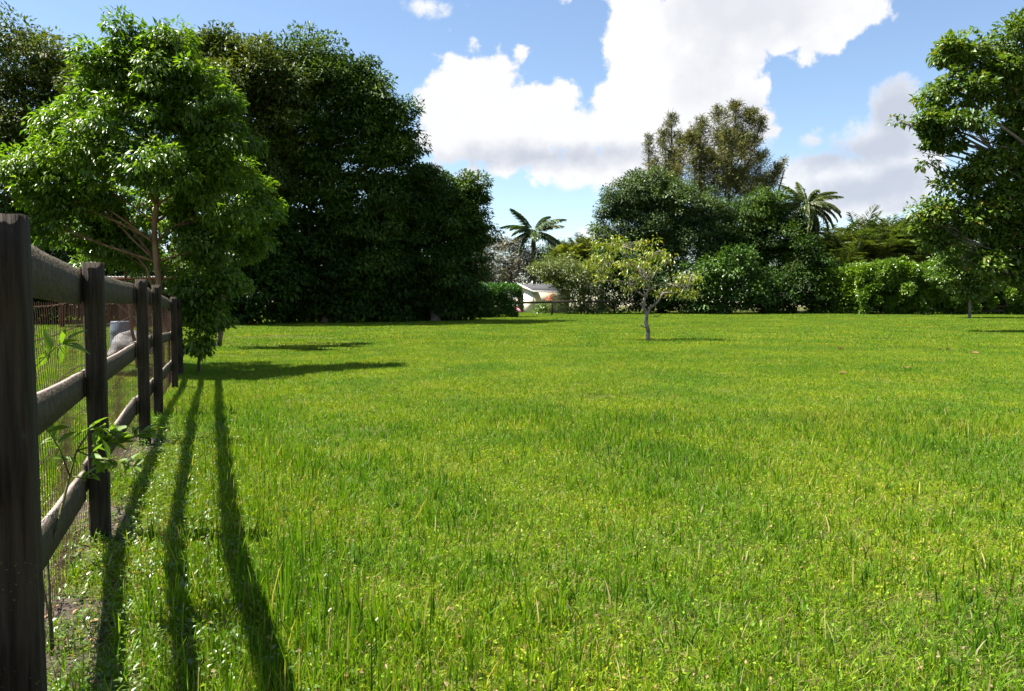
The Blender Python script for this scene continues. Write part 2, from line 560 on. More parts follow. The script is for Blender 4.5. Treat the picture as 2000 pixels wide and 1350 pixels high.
def ground_mat():
    m, T, out = new_mat('turf_soil')
    g = T.n('ShaderNodeNewGeometry')
    pos = g.outputs['Position']
    n1 = T.noise(pos, 16.0, 6.0, 0.65)
    soil = T.mix(T.sstep(n1, 0.3, 0.7), (0.028, 0.022, 0.018), (0.105, 0.083, 0.064))
    turf = T.mix(T.sstep(T.noise(pos, 7.0, 6.0, 0.65), 0.3, 0.7), (0.022, 0.034, 0.007), (0.060, 0.080, 0.012))
    turf = T.mix(T.sstep(n1, 0.45, 0.70), turf, (0.17, 0.125, 0.065))
    sep = T.n('ShaderNodeSeparateXYZ')
    T.L.new(pos, sep.inputs[0])
    # worn bare soil along the foot of the fence
    off = T.m('SUBTRACT', sep.outputs[0], T.m('MULTIPLY_ADD', sep.outputs[1], FSL, FX0 - FSL * FY0))
    wob = T.m('ADD', off, T.m('MULTIPLY', T.m('SUBTRACT', T.noise(pos, 2.2, 4.0), 0.5), 0.5))
    bare = T.m('MULTIPLY', T.sstep(wob, -0.45, -0.15), T.m('SUBTRACT', 1.0, T.sstep(wob, 0.16, 0.42)))
    bare = T.m('MULTIPLY', bare, T.m('SUBTRACT', 1.0, T.sstep(sep.outputs[1], 18.0, 22.0)))
    col = T.mix(bare, turf, soil)
    p = T.n('ShaderNodeBsdfPrincipled')
    T.L.new(col, p.inputs['Base Color'])
    p.inputs['Roughness'].default_value = 0.95
    p.inputs['Specular IOR Level'].default_value = 0.1
    b = T.n('ShaderNodeBump')
    b.inputs['Strength'].default_value = 0.8
    b.inputs['Distance'].default_value = 0.03
    T.L.new(T.noise(pos, 30.0, 6.0, 0.7), b.inputs['Height'])
    T.L.new(b.outputs[0], p.inputs['Normal'])
    T.L.new(p.outputs[0], out.inputs[0])
    return m


M['ground'] = ground_mat()

# ------------------------------------------------------------------ ground
def build_ground():
    xs = np.concatenate([[-900, -500, -250, -130, -90], np.arange(-70, 71, 1.0), [90, 130, 250, 500, 900]])
    ys = np.concatenate([[-300, -100, -40, -20, -10, -5], np.arange(-2, 90, 1.0), [100, 130, 180, 300, 600, 1200]])
    gx, gy = np.meshgrid(xs, ys, indexing='ij')
    z = gz(gx, gy)
    v = np.stack([gx, gy, z], -1).reshape(-1, 3)
    nx, ny = len(xs), len(ys)
    i, j = np.meshgrid(np.arange(nx - 1), np.arange(ny - 1), indexing='ij')
    a = (i * ny + j).ravel()
    q = np.stack([a, a + ny, a + ny + 1, a + 1], 1)
    o = link('ground', mesh_from('ground', v, [q], M['ground'], True))
    tag(o, kind='structure')


build_ground()

# ------------------------------------------------------------------ grass
def blade_patch(rng, name, Rr, n_short, n_tall, n_clover, hs, ht, ws, wt, n_dead=0):
    vs, qs, ts, base = [], [], [], 0
    qm, tm = [], []

    def blades(n, h0, h1, w, lean, mi=0, tuft=0):
        nonlocal base
        r = Rr * np.sqrt(rng.random(n))
        a = rng.random(n) * 2 * np.pi
        P = np.stack([r * np.cos(a), r * np.sin(a), np.full(n, -0.01)], 1)
        if tuft:
            src = rng.integers(0, max(n // tuft, 1), n)
            P = P[src] + np.column_stack([rng.normal(0, .016, n), rng.normal(0, .016, n), np.zeros(n)])
        h = rng.uniform(h0, h1, n)
        az = rng.random(n) * 2 * np.pi
        ln = np.abs(rng.normal(0, lean, n))
        D = np.stack([np.cos(az), np.sin(az), np.zeros(n)], 1)
        faz = rng.random(n) * 2 * np.pi
        S = np.stack([np.cos(faz), np.sin(faz), np.zeros(n)], 1)
        lv = []
        for k, t in enumerate((0.0, 0.45, 0.8)):
            c = P + np.stack([np.zeros(n), np.zeros(n), h * t], 1) * (1 - 0.15 * ln * t)[:, None] + D * (ln * h * t * t)[:, None]
            ww = (w * rng.uniform(.7, 1.3, n) * (1.0, 0.9, 0.55)[k])[:, None] * .5
            lv += [c - S * ww, c + S * ww]
        tip = P + np.stack([np.zeros(n), np.zeros(n), h * (1 - 0.15 * ln)], 1) + D * (ln * h)[:, None]
        lv.append(tip)
        v = np.stack(lv, 1).reshape(-1, 3)
        i = np.arange(n)[:, None] * 7 + base
        qs.append(np.concatenate([i + np.array([[0, 1, 3, 2]]), i + np.array([[2, 3, 5, 4]])]))
        ts.append(i + np.array([[4, 5, 6]]))
        qm.append(np.full(2 * n, mi))
        tm.append(np.full(n, mi))
        vs.append(v)
        base += len(v)

    blades(n_short, hs[0], hs[1], ws, 0.75)
    if n_tall:
        blades(n_tall, ht[0], ht[1], wt, 0.38, 1, 4)
        blades(n_short // 5, hs[0] * 1.3, hs[1] * 1.35, ws * 1.15, 0.6, 1)
    if n_dead:
        blades(n_dead, hs[0], hs[1] * 1.2, ws, 2.5)
    if n_clover:
        n = n_clover
        r = Rr * np.sqrt(rng.random(n))
        a = rng.random(n) * 2 * np.pi
        P = np.stack([r * np.cos(a), r * np.sin(a), rng.uniform(0.008, hs[1] * .75, n)], 1)
        D = np.stack([rng.normal(size=n), rng.normal(size=n), rng.normal(size=n) * .7], 1)
        N = np.stack([rng.normal(size=n) * .4, rng.normal(size=n) * .4, np.ones(n)], 1)
        v, t = leaf_arrays(P, D, N, rng.uniform(.012, .026, n), rng.uniform(.008, .014, n))
        vs.append(v)
        ts.append(t + base)
        tm.append(np.zeros(len(t), int))
        base += len(v)
    me = mesh_from(name, np.concatenate(vs), [np.concatenate(qs), np.concatenate(ts)], M['grass'])
    me.materials.append(M['grass_tall'])
    me.polygons.foreach_set('material_index', np.concatenate(qm + tm).astype(np.int32))
    return me


def scatter(name, label, cat, pts, rz, sc, vi, meshes):
    """One object whose geometry nodes put clumps of blades on its points."""
    me = bpy.data.meshes.new(name)
    me.vertices.add(len(pts))
    me.vertices.foreach_set('co', np.asarray(pts, np.float32).ravel())
    for nm, ty, arr in (('rz', 'FLOAT', rz), ('sc', 'FLOAT', sc), ('vi', 'INT', vi)):
        at_ = me.attributes.new(nm, ty, 'POINT')
        at_.data.foreach_set('value', np.asarray(arr, np.float32 if ty == 'FLOAT' else np.int32))
    me.materials.append(M['grass'])
    me.materials.append(M['grass_tall'])
    o = link(name, me)
    tag(o, label, cat, kind='stuff')
    ng = bpy.data.node_groups.new(name + '_nodes', 'GeometryNodeTree')
    ng.interface.new_socket('Geometry', in_out='INPUT', socket_type='NodeSocketGeometry')
    ng.interface.new_socket('Geometry', in_out='OUTPUT', socket_type='NodeSocketGeometry')
    N, L = ng.nodes, ng.links
    gi, go = N.new('NodeGroupInput'), N.new('NodeGroupOutput')
    join = N.new('GeometryNodeJoinGeometry')
    for me_ in meshes:
        src = bpy.data.objects.new('clump_source', me_)
        oi = N.new('GeometryNodeObjectInfo')
        oi.inputs['Object'].default_value = src
        oi.inputs['As Instance'].default_value = False
        ti = N.new('GeometryNodeGeometryToInstance')
        L.new(oi.outputs['Geometry'], ti.inputs[0])
        L.new(ti.outputs[0], join.inputs[0])
    iop = N.new('GeometryNodeInstanceOnPoints')
    L.new(gi.outputs[0], iop.inputs['Points'])
    L.new(join.outputs[0], iop.inputs['Instance'])
    iop.inputs['Pick Instance'].default_value = True

    def named(nm, ty):
        a = N.new('GeometryNodeInputNamedAttribute')
        a.data_type = ty
        a.inputs['Name'].default_value = nm
        return a.outputs['Attribute']
    L.new(named('vi', 'INT'), iop.inputs['Instance Index'])
    cx = N.new('ShaderNodeCombineXYZ')
    L.new(named('rz', 'FLOAT'), cx.inputs[2])
    try:
        e2r = N.new('FunctionNodeEulerToRotation')
        L.new(cx.outputs[0], e2r.inputs[0])
        L.new(e2r.outputs[0], iop.inputs['Rotation'])
    except Exception:
        L.new(cx.outputs[0], iop.inputs['Rotation'])
    cs = N.new('ShaderNodeCombineXYZ')
    cs.inputs[0].default_value = 1
    cs.inputs[1].default_value = 1
    L.new(named('sc', 'FLOAT'), cs.inputs[2])
    L.new(cs.outputs[0], iop.inputs['Scale'])
    L.new(iop.outputs[0], go.inputs[0])
    mod = o.modifiers.new('scatter', 'NODES')
    mod.node_group = ng
    return o


def vnoise(x, y, s, seed):
    r = np.random.default_rng(seed)
    out = np.zeros_like(x)
    for k in range(7):
        a = r.random() * 2 * np.pi
        f = s * r.uniform(.6, 1.8)
        out += np.sin((x * np.cos(a) + y * np.sin(a)) * f + r.random() * 6.28)
    return out / 7 ** .5


def build_grass():
    rng = np.random.default_rng(5)
    near = [blade_patch(rng, 'near_turf', .40, 1500, (30, 70, 120)[k], 110, (0.016, 0.055), (0.050, 0.135), 0.0043, 0.0070, 460) for k in range(3)]
    near.append(blade_patch(rng, 'near_turf', .34, 1000, 130, 90, (0.02, 0.058), (0.06, 0.165), 0.0043, 0.0078, 220))
    mid = [blade_patch(rng, 'mid_turf', .9, 4200, (90, 190, 300)[k], 150, (0.022, 0.058), (0.05, 0.100), 0.0052, 0.0070, 520) for k in range(3)]
    far = [blade_patch(rng, 'far_turf', 1.9, 5200, (150, 400)[k], 0, (0.03, 0.070), (0.06, 0.115), 0.012, 0.012, 420) for k in range(2)]

    def band(y0, y1, step, side):
        P = []
        y = y0
        while y < y1:
            w = 0.70 * y + side
            x = np.arange(-w, w, step)
            P.append(np.stack([x, np.full(len(x), y)], 1))
            y += step
        P = np.concatenate(P)
        return P + rng.uniform(-.45, .45, P.shape) * step

    def put(name, label, P, meshes, n_var, hseed):
        off = P[:, 0] - fence_x(P[:, 1])
        z = gz(P[:, 0], P[:, 1])
        pts = np.column_stack([P, z])
        hv = vnoise(P[:, 0], P[:, 1], 0.9, hseed)
        hv2 = vnoise(P[:, 0], P[:, 1], 2.6, hseed + 1)
        edge = np.exp(-((off - 0.90) / 0.38) ** 2) * sm(16, 5, P[:, 1])
        sc = np.clip(0.95 + 0.13 * hv + 0.10 * hv2, 0.5, 1.6) * (1 + 1.15 * edge)
        vi = np.clip(np.floor((hv2 * .5 + .5 + rng.normal(0, .25, len(P))) * n_var), 0, n_var - 1).astype(int)
        return scatter(name, label, 'grass', pts, rng.random(len(P)) * 6.28, sc, vi, meshes)

    P = band(2.0, 9.5, 0.36, 0.8)
    off = P[:, 0] - fence_x(P[:, 1])
    bare = (off > -0.42) & (off < 0.28 + 0.12 * vnoise(P[:, 0], P[:, 1], 3, 9)) & (P[:, 1] < 9)
    keep = ~bare | (rng.random(len(P)) < 0.10)
    put('grass', 'bright green lawn grass with tall blades and clover in front of the camera', P[keep], near, 4, 31)
    P = band(9.3, 25, 0.85, 2.0)
    put('grass', 'bright green lawn grass in the middle of the paddock', P, mid, 3, 31)
    P = band(24.2, 66, 1.65, 4.0)
    put('grass', 'short yellowish green lawn grass towards the far hedge', P, far, 2, 31)


build_grass()


def build_weeds():
    """Low broad-leaved weeds and coarse grass along the foot of the fence."""
    rng = np.random.default_rng(8)
    n_pl = 1400
    y = rng.uniform(2.0, 9.0, n_pl) ** 1.0
    off = rng.normal(0.40, 0.34, n_pl)
    x = fence_x(y) + off
    vs, ts, base = [], [], 0
    for i in range(n_pl):
        k = rng.integers(5, 11)
        a = rng.random(k) * 6.28
        tilt = rng.uniform(.1, .9, k)
        D = np.stack([np.cos(a), np.sin(a), tilt], 1)
        N = np.stack([-np.cos(a) * tilt, -np.sin(a) * tilt, np.ones(k)], 1)
        st = np.array([x[i], y[i], float(gz(x[i], y[i]))])
        P = st + np.column_stack([rng.normal(0, .022, k), rng.normal(0, .022, k), rng.uniform(0.005, .07, k)])
        Ls = rng.uniform(.014, .036, k)
        v, t = leaf_arrays(P, D, N, Ls, Ls * rng.uniform(.4, .6))
        vs.append(v)
        ts.append(t + base)
        base += len(v)
    o = link('weeds', mesh_from('weeds', np.concatenate(vs), [np.concatenate(ts)], M['leaf_young']))
    tag(o, 'low broad-leaved weeds along the foot of the plank fence', 'weeds', kind='stuff')
    n = 1500
    y = rng.uniform(2.0, 8.0, n)
    x = fence_x(y) + rng.normal(0.05, 0.30, n)
    P = np.column_stack([x, y, gz(x, y) + .006])
    D = np.column_stack([rng.normal(size=n), rng.normal(size=n), rng.normal(size=n) * .15])
    N = np.column_stack([rng.normal(size=n) * .35, rng.normal(size=n) * .35, np.ones(n)])
    Ls = rng.uniform(.012, .05, n)
    v, t = leaf_arrays(P, D, N, Ls, Ls * rng.uniform(.12, .5, n))
    o = link('leaf_litter', mesh_from('leaf_litter', v, [t], M['dead_leaf']))
    tag(o, 'scattered dry leaf litter on the bare soil under the plank fence', 'leaf litter', kind='stuff')


build_weeds()

# ------------------------------------------------------------------ plank fence with rusty wire
def build_fence():
    rnd = random.Random(3)
    ys = [-0.45, 2.08, 4.456, 7.50, 9.45, 13.7, 16.4]
    fdir = np.array([FSL, 1.0, 0])
    fdir /= np.linalg.norm(fdir)
    side = np.array([fdir[1], -fdir[0], 0])          # towards the lawn
    up = np.array([0, 0, 1.0])
    root = thing('plank_fence', on_ground(fence_x(ys[1]), ys[1]), 'dark weathered plank fence with square posts, three rails and rusty wire netting', 'fence')
    half = 0.051
    bases = []
    for k, y in enumerate(ys):
        x = fence_x(y) + (0.130 if k == 1 else 0)
        b = np.array([x, y, float(gz(x, y))])
        bases.append(b)
        hgt = 1.60 + rnd.uniform(-.012, .012)
        mb = MB()
        nz = 14
        prof = [(-1, -1), (-.35, -1.02), (.35, -1.0), (1, -1), (1.02, 0), (1, 1), (0, 1.02), (-1, 1), (-1.01, 0)]
        # chamfered square outline
        prof = [(-1, -.86), (-.86, -1), (-.3, -1.0), (.3, -1.0), (.86, -1), (1, -.86), (1, -.3), (1, .3), (1, .86), (.86, 1), (.3, 1), (-.3, 1), (-.86, 1), (-1, .86), (-1, .3), (-1, -.3)]
        n = len(prof)
        v = []
        lean = (rnd.uniform(-.006, .006), rnd.uniform(-.006, .006))
        ph = rnd.random() * 9
        for i in range(nz):
            t = i / (nz - 1)
            z = -0.25 + t * (hgt + 0.25)
            for j, (u, w) in enumerate(prof):
                e = 1 + 0.012 * math.sin(9 * t + j * 1.7 + ph) + rnd.uniform(-.008, .008)
                zz = z + (rnd.uniform(-.002, .0015) if i == nz - 1 else 0)
                v.append(b + side * (u * half * e + lean[0] * z) + fdir * (w * half * e + lean[1] * z) + up * zz)
        v.append(b + side * lean[0] * hgt + fdir * lean[1] * hgt + up * (hgt + 0.003))
        q = [(i * n + j, i * n + (j + 1) % n, (i + 1) * n + (j + 1) % n, (i + 1) * n + j) for i in range(nz - 1) for j in range(n)]
        t3 = [((nz - 1) * n + j, (nz - 1) * n + (j + 1) % n, nz * n) for j in range(n)]
        mb.add(np.array(v), q, t3)
        mb.build('post', M['post'], root)
    # rails, on the yard side of the posts
    for k in range(len(ys) - 1):
        a, b = bases[k], bases[k + 1]
        for zc, hh in ((1.465, .19), (0.915, .15), (0.375, .165)):
            mb = MB()
            ns = 14
            dz0, dz1 = rnd.uniform(-.012, .012), rnd.uniform(-.012, .012)
            if k == 1:
                dz0, dz1 = {1.465: (.03, -.006), 0.915: (.06, -.012), 0.375: (.13, -.045)}[zc]
            sag = rnd.uniform(0.0, 0.007)
            ph = rnd.random() * 6
            v = []
            for i in range(ns + 1):
                t = i / ns
                tt = 0.004 + t * 0.992
                p = a + (b - a) * tt
                top = hh / 2 + 0.0015 * math.sin(11 * t + ph) + rnd.uniform(-.0015, .0015)
                bot = -hh / 2 + 0.0015 * math.sin(7 * t + ph * 2) + rnd.uniform(-.001, .001)
                z = zc + dz0 * (1 - t) + dz1 * t - sag * 4 * t * (1 - t)
                warp = 0.0012 * math.sin(5 * t + ph)
                for (o, zz) in ((-.020, bot), (.002, bot), (.002, top), (-.020, top)):
                    v.append(p - side * (half + .006) + side * (o + warp - 0.012) + up * (z + zz))
            q = []
            for i in range(ns):
                for j in range(4):
                    q.append((i * 4 + j, i * 4 + (j + 1) % 4, (i + 1) * 4 + (j + 1) % 4, (i + 1) * 4 + j))
            q += [(3, 2, 1, 0), (ns * 4, ns * 4 + 1, ns * 4 + 2, ns * 4 + 3)]
            mb.add(np.array(v), q)
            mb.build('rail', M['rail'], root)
        # wire netting of this bay
        mb = MB()
        ln = np.linalg.norm(b - a)
        nw = int(ln / 0.060)
        rr = random.Random(100 + k)
        zs = [0.06, 0.20, 0.36, 0.54, 0.72, 0.86, 1.00, 1.24, 1.38]
        zoff = {}

        def wp(t, z):
            p = a + (b - a) * t
            bulge = 0.02 * math.sin(7 * t + k) * math.sin(z * 3)
            return p - side * (half + 0.052 + bulge) + up * (z - 0.035 * math.sin(math.pi * t) * (0.4 + 0.6 * math.sin(z * 5 + k)))
        for i in range(nw):
            t = (i + rr.uniform(-.12, .12) + .5) / nw
            kink = rr.uniform(-.010, .010)
            pts = [wp(t + kink * math.sin(z * 6) / ln * .6, z) for z in (0.0, .22, .45, .70, .95, 1.2, 1.40)]
            mb.tube(pts, 0.0018, 3, False)
        for z in zs:
            for s in (0, 1):      # two strands twisted together
                pts = []
                m_ = int(ln / 0.035)
                for i in range(m_ + 1):
                    t = i / m_
                    an = i * 1.35 + s * math.pi
                    pts.append(wp(t, z) + up * (0.0045 * math.cos(an)) + side * (0.0045 * math.sin(an)))
                mb.tube(pts, 0.0019, 3, False)
        w = mb.build('wire_netting', M['rust'], root)
        w['kind'] = 'stuff'


build_fence()

# ------------------------------------------------------------------ sapling by the fence
def big_leaf(mat):
    mb = MB()
    L = 1.0
    rows = [(0, .0), (.12, .08), (.32, .155), (.55, .17), (.78, .115), (1.0, .0)]
    v, q, t = [], [], []
    for x, w in rows:
        z = -0.22 * x * x
        v += [(x, -w, z + w * .35), (x, 0, z), (x, w, z + w * .35)]
    for i in range(len(rows) - 1):
        a = i * 3
        q += [(a, a + 3, a + 4, a + 1), (a + 1, a + 4, a + 5, a + 2)]
    mb.add(np.array(v), q)
    return mb.mesh('leaf', mat, True)


def build_fence_plant():
    rnd = random.Random(12)
    base = np.array([-1.772, 2.95, 0.0])
    root = thing('citrus_sapling', base, 'spindly sapling with glossy yellow-green leaves growing at the foot of the plank fence', 'sapling')
    meshes = []
    for k in range(4):
        meshes.append(big_leaf(M['leaf_plant']))
    mb = MB()
    def P(px, py, Y):
        return at(px, py, Y)
    stem = [base + np.array([0, 0, -.03]), P(92, 1095, 3.08), P(116, 1010, 3.2), P(136, 930, 3.3), P(150, 880, 3.3), P(170, 850, 3.3)]
    mb.tube(stem, [.0075, .0065, .0058, .005, .004, .003], 6)
    twigs = [
        ([P(150, 880, 3.3), P(190, 870, 3.32), P(240, 865, 3.36), P(292, 838, 3.4)], 38),
        ([P(150, 880, 3.3), P(185, 895, 3.25), P(230, 900, 3.22), P(262, 912, 3.22)], 24),
        ([P(136, 930, 3.3), P(118, 880, 3.26), P(100, 850, 3.22), P(88, 830, 3.2)], 20),
        ([P(170, 850, 3.3), P(176, 835, 3.32), P(205, 838, 3.36), P(225, 850, 3.36)], 22),
        ([P(136, 930, 3.3), P(165, 935, 3.28), P(190, 925, 3.26)], 10),
        ([base + np.array([0.0, 0, .1]), P(40, 930, 3.12), P(30, 790, 3.12), P(62, 722, 3.14), P(96, 690, 3.2), P(118, 672, 3.24), P(138, 655, 3.26)], 0),
    ]
    for pts, n in twigs:
        mb.tube(pts, np.linspace(.0038, .0016, len(pts)), 5)
    mb.build('stem', M['stem'], root, True)

    def leaf(p, d, length, roll):
        d = Vector(d).normalized()
        s = d.cross(Vector((0, 0, 1)))
        s.normalize()
        n = s.cross(d)
        m = Matrix((d, -s, n)).transposed().to_4x4()
        m = Matrix.Translation(Vector(p)) @ m @ Matrix.Rotation(roll, 4, 'X') @ Matrix.Scale(length, 4)
        o = link('leaf', rnd.choice(meshes))
        o.parent = root
        o.matrix_parent_inverse = Matrix.Translation(root.location).inverted()
        o.matrix_basis = m

    for pts, n in twigs:
        pts = np.array(pts)
        for i in range(n):
            t = (0.2 + 0.8 * (i + rnd.random()) / max(n, 1)) * (len(pts) - 1)
            k = min(int(t), len(pts) - 2)
            p = pts[k] + (pts[k + 1] - pts[k]) * (t - k)
            ax = pts[-1] - pts[0]
            ax /= np.linalg.norm(ax)
            d = ax * rnd.uniform(.2, 1.0) + np.array([rnd.uniform(-.8, .8), rnd.uniform(-.8, .8), rnd.uniform(-.55, .7)])
            leaf(p, d, rnd.uniform(.045, .092), rnd.uniform(-.8, .8))
    # the upper whorl that shows between the two rails
    tip = P(122, 672, 3.24)
    for (tx, ty) in ((92, 634), (122, 640), (165, 636), (158, 656), (185, 684), (70, 665), (108, 700), (116, 708), (86, 706), (72, 712), (160, 668)):
        q = P(tx, ty, 3.24 + rnd.uniform(-.05, .05))
        src = tip if tx > 100 else P(96, 690, 3.2)
        d = q - src
        leaf(src, d, min(np.linalg.norm(d) * .9 + .012, .11), rnd.uniform(-.7, .7))


build_fence_plant()

# ------------------------------------------------------------------ trees
def ellipsoid_pts(rng, n):
    v = rng.normal(size=(n, 3))
    return nrm(v)


def crown_leaves(rng, lobes, n_leaves, L, W, clump, droop=0.5, fill=0.15, flat=0.8, upn=0.9, shell=(0.72, 1.04), gap=0.0):
    """lobes: list of (centre, radii). Leaves sit in clumps spread over the lobes."""
    area = np.array([(r[0] * r[2] + r[0] * r[1] + r[1] * r[2]) for c, r in lobes])
    share = area / area.sum()
    Ps, Ds, Ns = [], [], []
    for (c, r), s in zip(lobes, share):
        c, r = np.asarray(c), np.asarray(r)
        nl = max(int(n_leaves * s), 20)
        nf = int(nl * fill)
        ncl = max(5, int(4.2 * (r[0] * r[2] + r[0] * r[1] + r[1] * r[2]) / 3 / (clump * clump) * 1.25))
        o = ellipsoid_pts(rng, ncl * 2)
        # the far side is thinner: fewer clumps there
        keep = (o[:, 1] < 0.25) | (rng.random(len(o)) < 0.45)
        o = o[keep][:ncl]
        if gap:
            o = o[rng.random(len(o)) > gap]
        ncl = len(o)
        ph_ = rng.random(6) * 6.28
        bump = 1 + .13 * np.sin(o[:, 0] * 4.1 + ph_[0]) * np.sin(o[:, 2] * 4.7 + ph_[1]) + .10 * np.sin(o[:, 0] * 9 + ph_[2]) + .10 * np.sin(o[:, 2] * 8 + o[:, 1] * 5 + ph_[3])
        spur = np.where(rng.random(ncl) < .12, rng.uniform(1.1, 1.28, ncl), 1.0)
        cc = c + o * r * (rng.uniform(shell[0], shell[1], ncl) * bump * spur)[:, None]
        crad = clump * np.clip(np.exp(rng.normal(-.1, .42, ncl)), .35, 1.9)
        w = crad ** 2
        w = w / w.sum()
        idx = rng.choice(ncl, nl - nf, p=w)
        d = ellipsoid_pts(rng, len(idx))
        d[:, 2] = np.where(d[:, 2] < -0.2, d[:, 2] * .45, d[:, 2])
        rad = crad[idx] * rng.uniform(0.15, 1.0, len(idx)) ** 0.5
        pos = cc[idx] + d * rad[:, None] * np.array([1, 1, flat])
        out = nrm(d * .8 + o[idx] * .5)
        Ps.append(pos)
        Ds.append(out * .9 + rng.normal(0, .45, pos.shape) + np.array([0, 0, -droop]))
        Ns.append(np.array([0, 0, upn]) + out * .5 + rng.normal(0, .38, pos.shape))
        if nf:
            d = ellipsoid_pts(rng, nf) * rng.random((nf, 1)) ** .4 * .8
            Ps.append(c + d * r)
            Ds.append(rng.normal(size=(nf, 3)) + np.array([0, 0, -.3]))
            Ns.append(rng.normal(size=(nf, 3)) + np.array([0, 0, .8]))
    P, D, N = np.concatenate(Ps), np.concatenate(Ds), np.concatenate(Ns)
    k = np.clip(np.exp(rng.normal(-.05, .30, len(P))), .45, 1.6)
    return leaf_arrays(P, D, N, L * k, W * k * rng.uniform(.8, 1.2, len(P)))


def limb(mb, rng, a, b, r0, r1, sides=6, n=6, bend=0.10, sag=0.0):
    a, b = np.asarray(a, float), np.asarray(b, float)
    ln = np.linalg.norm(b - a)
    t = np.linspace(0, 1, n)[:, None]
    off = rng.normal(0, bend * ln, 3)
    pts = a + (b - a) * t + off * (np.sin(np.pi * t) * .5) + rng.normal(0, bend * ln * .12, (n, 3)) * (np.sin(np.pi * t))
    pts[:, 2] += (sag * ln * np.sin(np.pi * t))[:, 0]
    mb.tube(pts, np.linspace(r0, r1, n), sides)
    return pts


def lobe(px, py, Y, rx, ry, rd=None):
    c = at(px, py, Y)
    k = Y / F_PX
    rx, ry = rx * k, ry * k
    return (c, (rx, rd if rd else (rx + ry) * .5, ry))


def tree(name, label, cat, base_px, Y, lobes, mat, bark_m, n, L, W, clump, seed, trunk_r=0.2, trunk_top=None, group=None, parts=('trunk', 'crown'), limbs=True, base_x=None, **kw):
    rng = np.random.default_rng(seed)
    bx = (base_px - 1000) / F_PX * Y if base_x is None else base_x
    b = np.array(on_ground(bx, Y))
    root = thing(name, b, label, cat, group)
    lb = [lobe(l[0], l[1], Y + (l[4] if len(l) > 4 else 0), l[2], l[3]) for l in lobes]
    mb = MB()
    zt = max(c[2] + .3 * r[2] for c, r in lb)
    cx = np.mean([c[0] for c, r in lb])
    top = np.array([bx * .5 + cx * .5, Y, b[2] + (zt - b[2]) * .75]) if trunk_top is None else np.asarray(trunk_top)
    tp = limb(mb, rng, b - np.array([0, 0, .1]), top, trunk_r, trunk_r * .35, 8, 18, 0.03)
    if limbs:
        for c, r in lb:
            zc = max(c[2] - r[2] * .3, b[2] + .5)
            k = int(np.argmin(np.abs(tp[:, 2] - (zc - rng.uniform(.25, .75) * np.linalg.norm(c[:2] - tp[5][:2])))))
            k = max(2, min(k, len(tp) - 1))
            rr = trunk_r * .36 * rng.uniform(.7, 1.1)
            lp = limb(mb, rng, tp[k], c, rr, rr * .35, 6, 6, 0.12, 0.05)
            for j in range(5):
                e = c + nrm(rng.normal(size=3)) * np.asarray(r) * .85
                limb(mb, rng, lp[rng.integers(2, 6)], e, rr * .3, rr * .08, 4, 4, .12)
    mb.build(parts[0], bark_m, root, True)
    v, t = crown_leaves(rng, lb, n, L, W, clump, **kw)
    link(parts[1], mesh_from(parts[1], v, [t], mat), root)
    return root


# glossy young tree behind the fence
tree('glossy_leaved_tree', 'tall young tree with glossy drooping bright green leaves just behind the plank fence', 'tree', 312, 16.5,
     [(243, 84, 36, 30), (300, 72, 32, 26), (340, 84, 36, 30), (290, 125, 90, 46), (230, 155, 66, 44), (335, 170, 80, 55), (400, 195, 52, 44), (165, 222, 66, 42), (250, 230, 80, 50, -.5),
      (345, 250, 80, 52, .4), (430, 270, 60, 50), (95, 320, 66, 36), (40, 338, 36, 22), (190, 310, 85, 46, -.5), (300, 325, 80, 44, -.9), (400, 340, 85, 54),
      (130, 392, 78, 38), (60, 362, 40, 22), (225, 400, 75, 42, .8), (410, 420, 62, 40, .3), (105, 440, 40, 24), (185, 462, 64, 30, 1.0), (345, 440, 44, 32, 1.8), (300, 400, 60, 36, 1.8),
      (425, 490, 42, 28, .5), (250, 480, 55, 34, 2.4), (345, 510, 44, 24, 2.8), (200, 500, 45, 26, 2.6)],
     M['leaf_gloss'], M['bark_red'], 62000, .122, .047, .24, 11, 0.085, trunk_top=at(283, 110, 16.5), droop=.7, fill=.03, flat=.9, shell=(.40, 1.15), gap=.22)
tree('glossy_leaved_tree', 'second glossy-leaved tree half hidden behind the tall young one, above the lawn edge', 'tree', 425, 24,
     [(478, 352, 34, 28), (503, 390, 34, 28), (455, 402, 44, 36), (516, 422, 22, 22), (468, 455, 46, 32), (438, 505, 40, 30), (484, 490, 28, 22)],
     M['leaf_gloss'], M['bark_brown'], 17000, .13, .05, .32, 14, 0.09, droop=.7, fill=.04, flat=.85, shell=(.45, 1.12), gap=.1)
# slim extra stems of the same clump
for j, (bp, tx, ty, lab, lobs) in enumerate((
        (340, 372, 360, 'slim second stem with sparse sunlit leaves beside the glossy tree', [(372, 470, 45, 40), (350, 420, 40, 35), (385, 380, 40, 40)]),
        (268, 240, 440, 'low leafy offshoot with sunlit leaves behind the second fence post', [(240, 470, 60, 32), (270, 505, 45, 28), (200, 490, 40, 26)]))):
    tree('slim_tree', lab, 'tree', bp, 17.2 + j * .6, lobs, M['leaf_young'], M['bark_red'], 6500, .11, .045, .3, 40 + j, 0.045, trunk_top=at(tx, ty, 17.2 + j * .6), droop=.6)
tree('fence_end_shrub', 'leafy shrub hanging over the last fence posts at the lawn edge', 'shrub', 385, 16.9,
     [(400, 560, 46, 36), (395, 605, 36, 40), (385, 645, 34, 36), (420, 600, 26, 28), (365, 560, 36, 30), (436, 550, 36, 30), (388, 680, 22, 20)],
     M['leaf_gloss'], M['bark_brown'], 7500, .11, .045, .24, 12, 0.04, droop=.8, gap=.1)

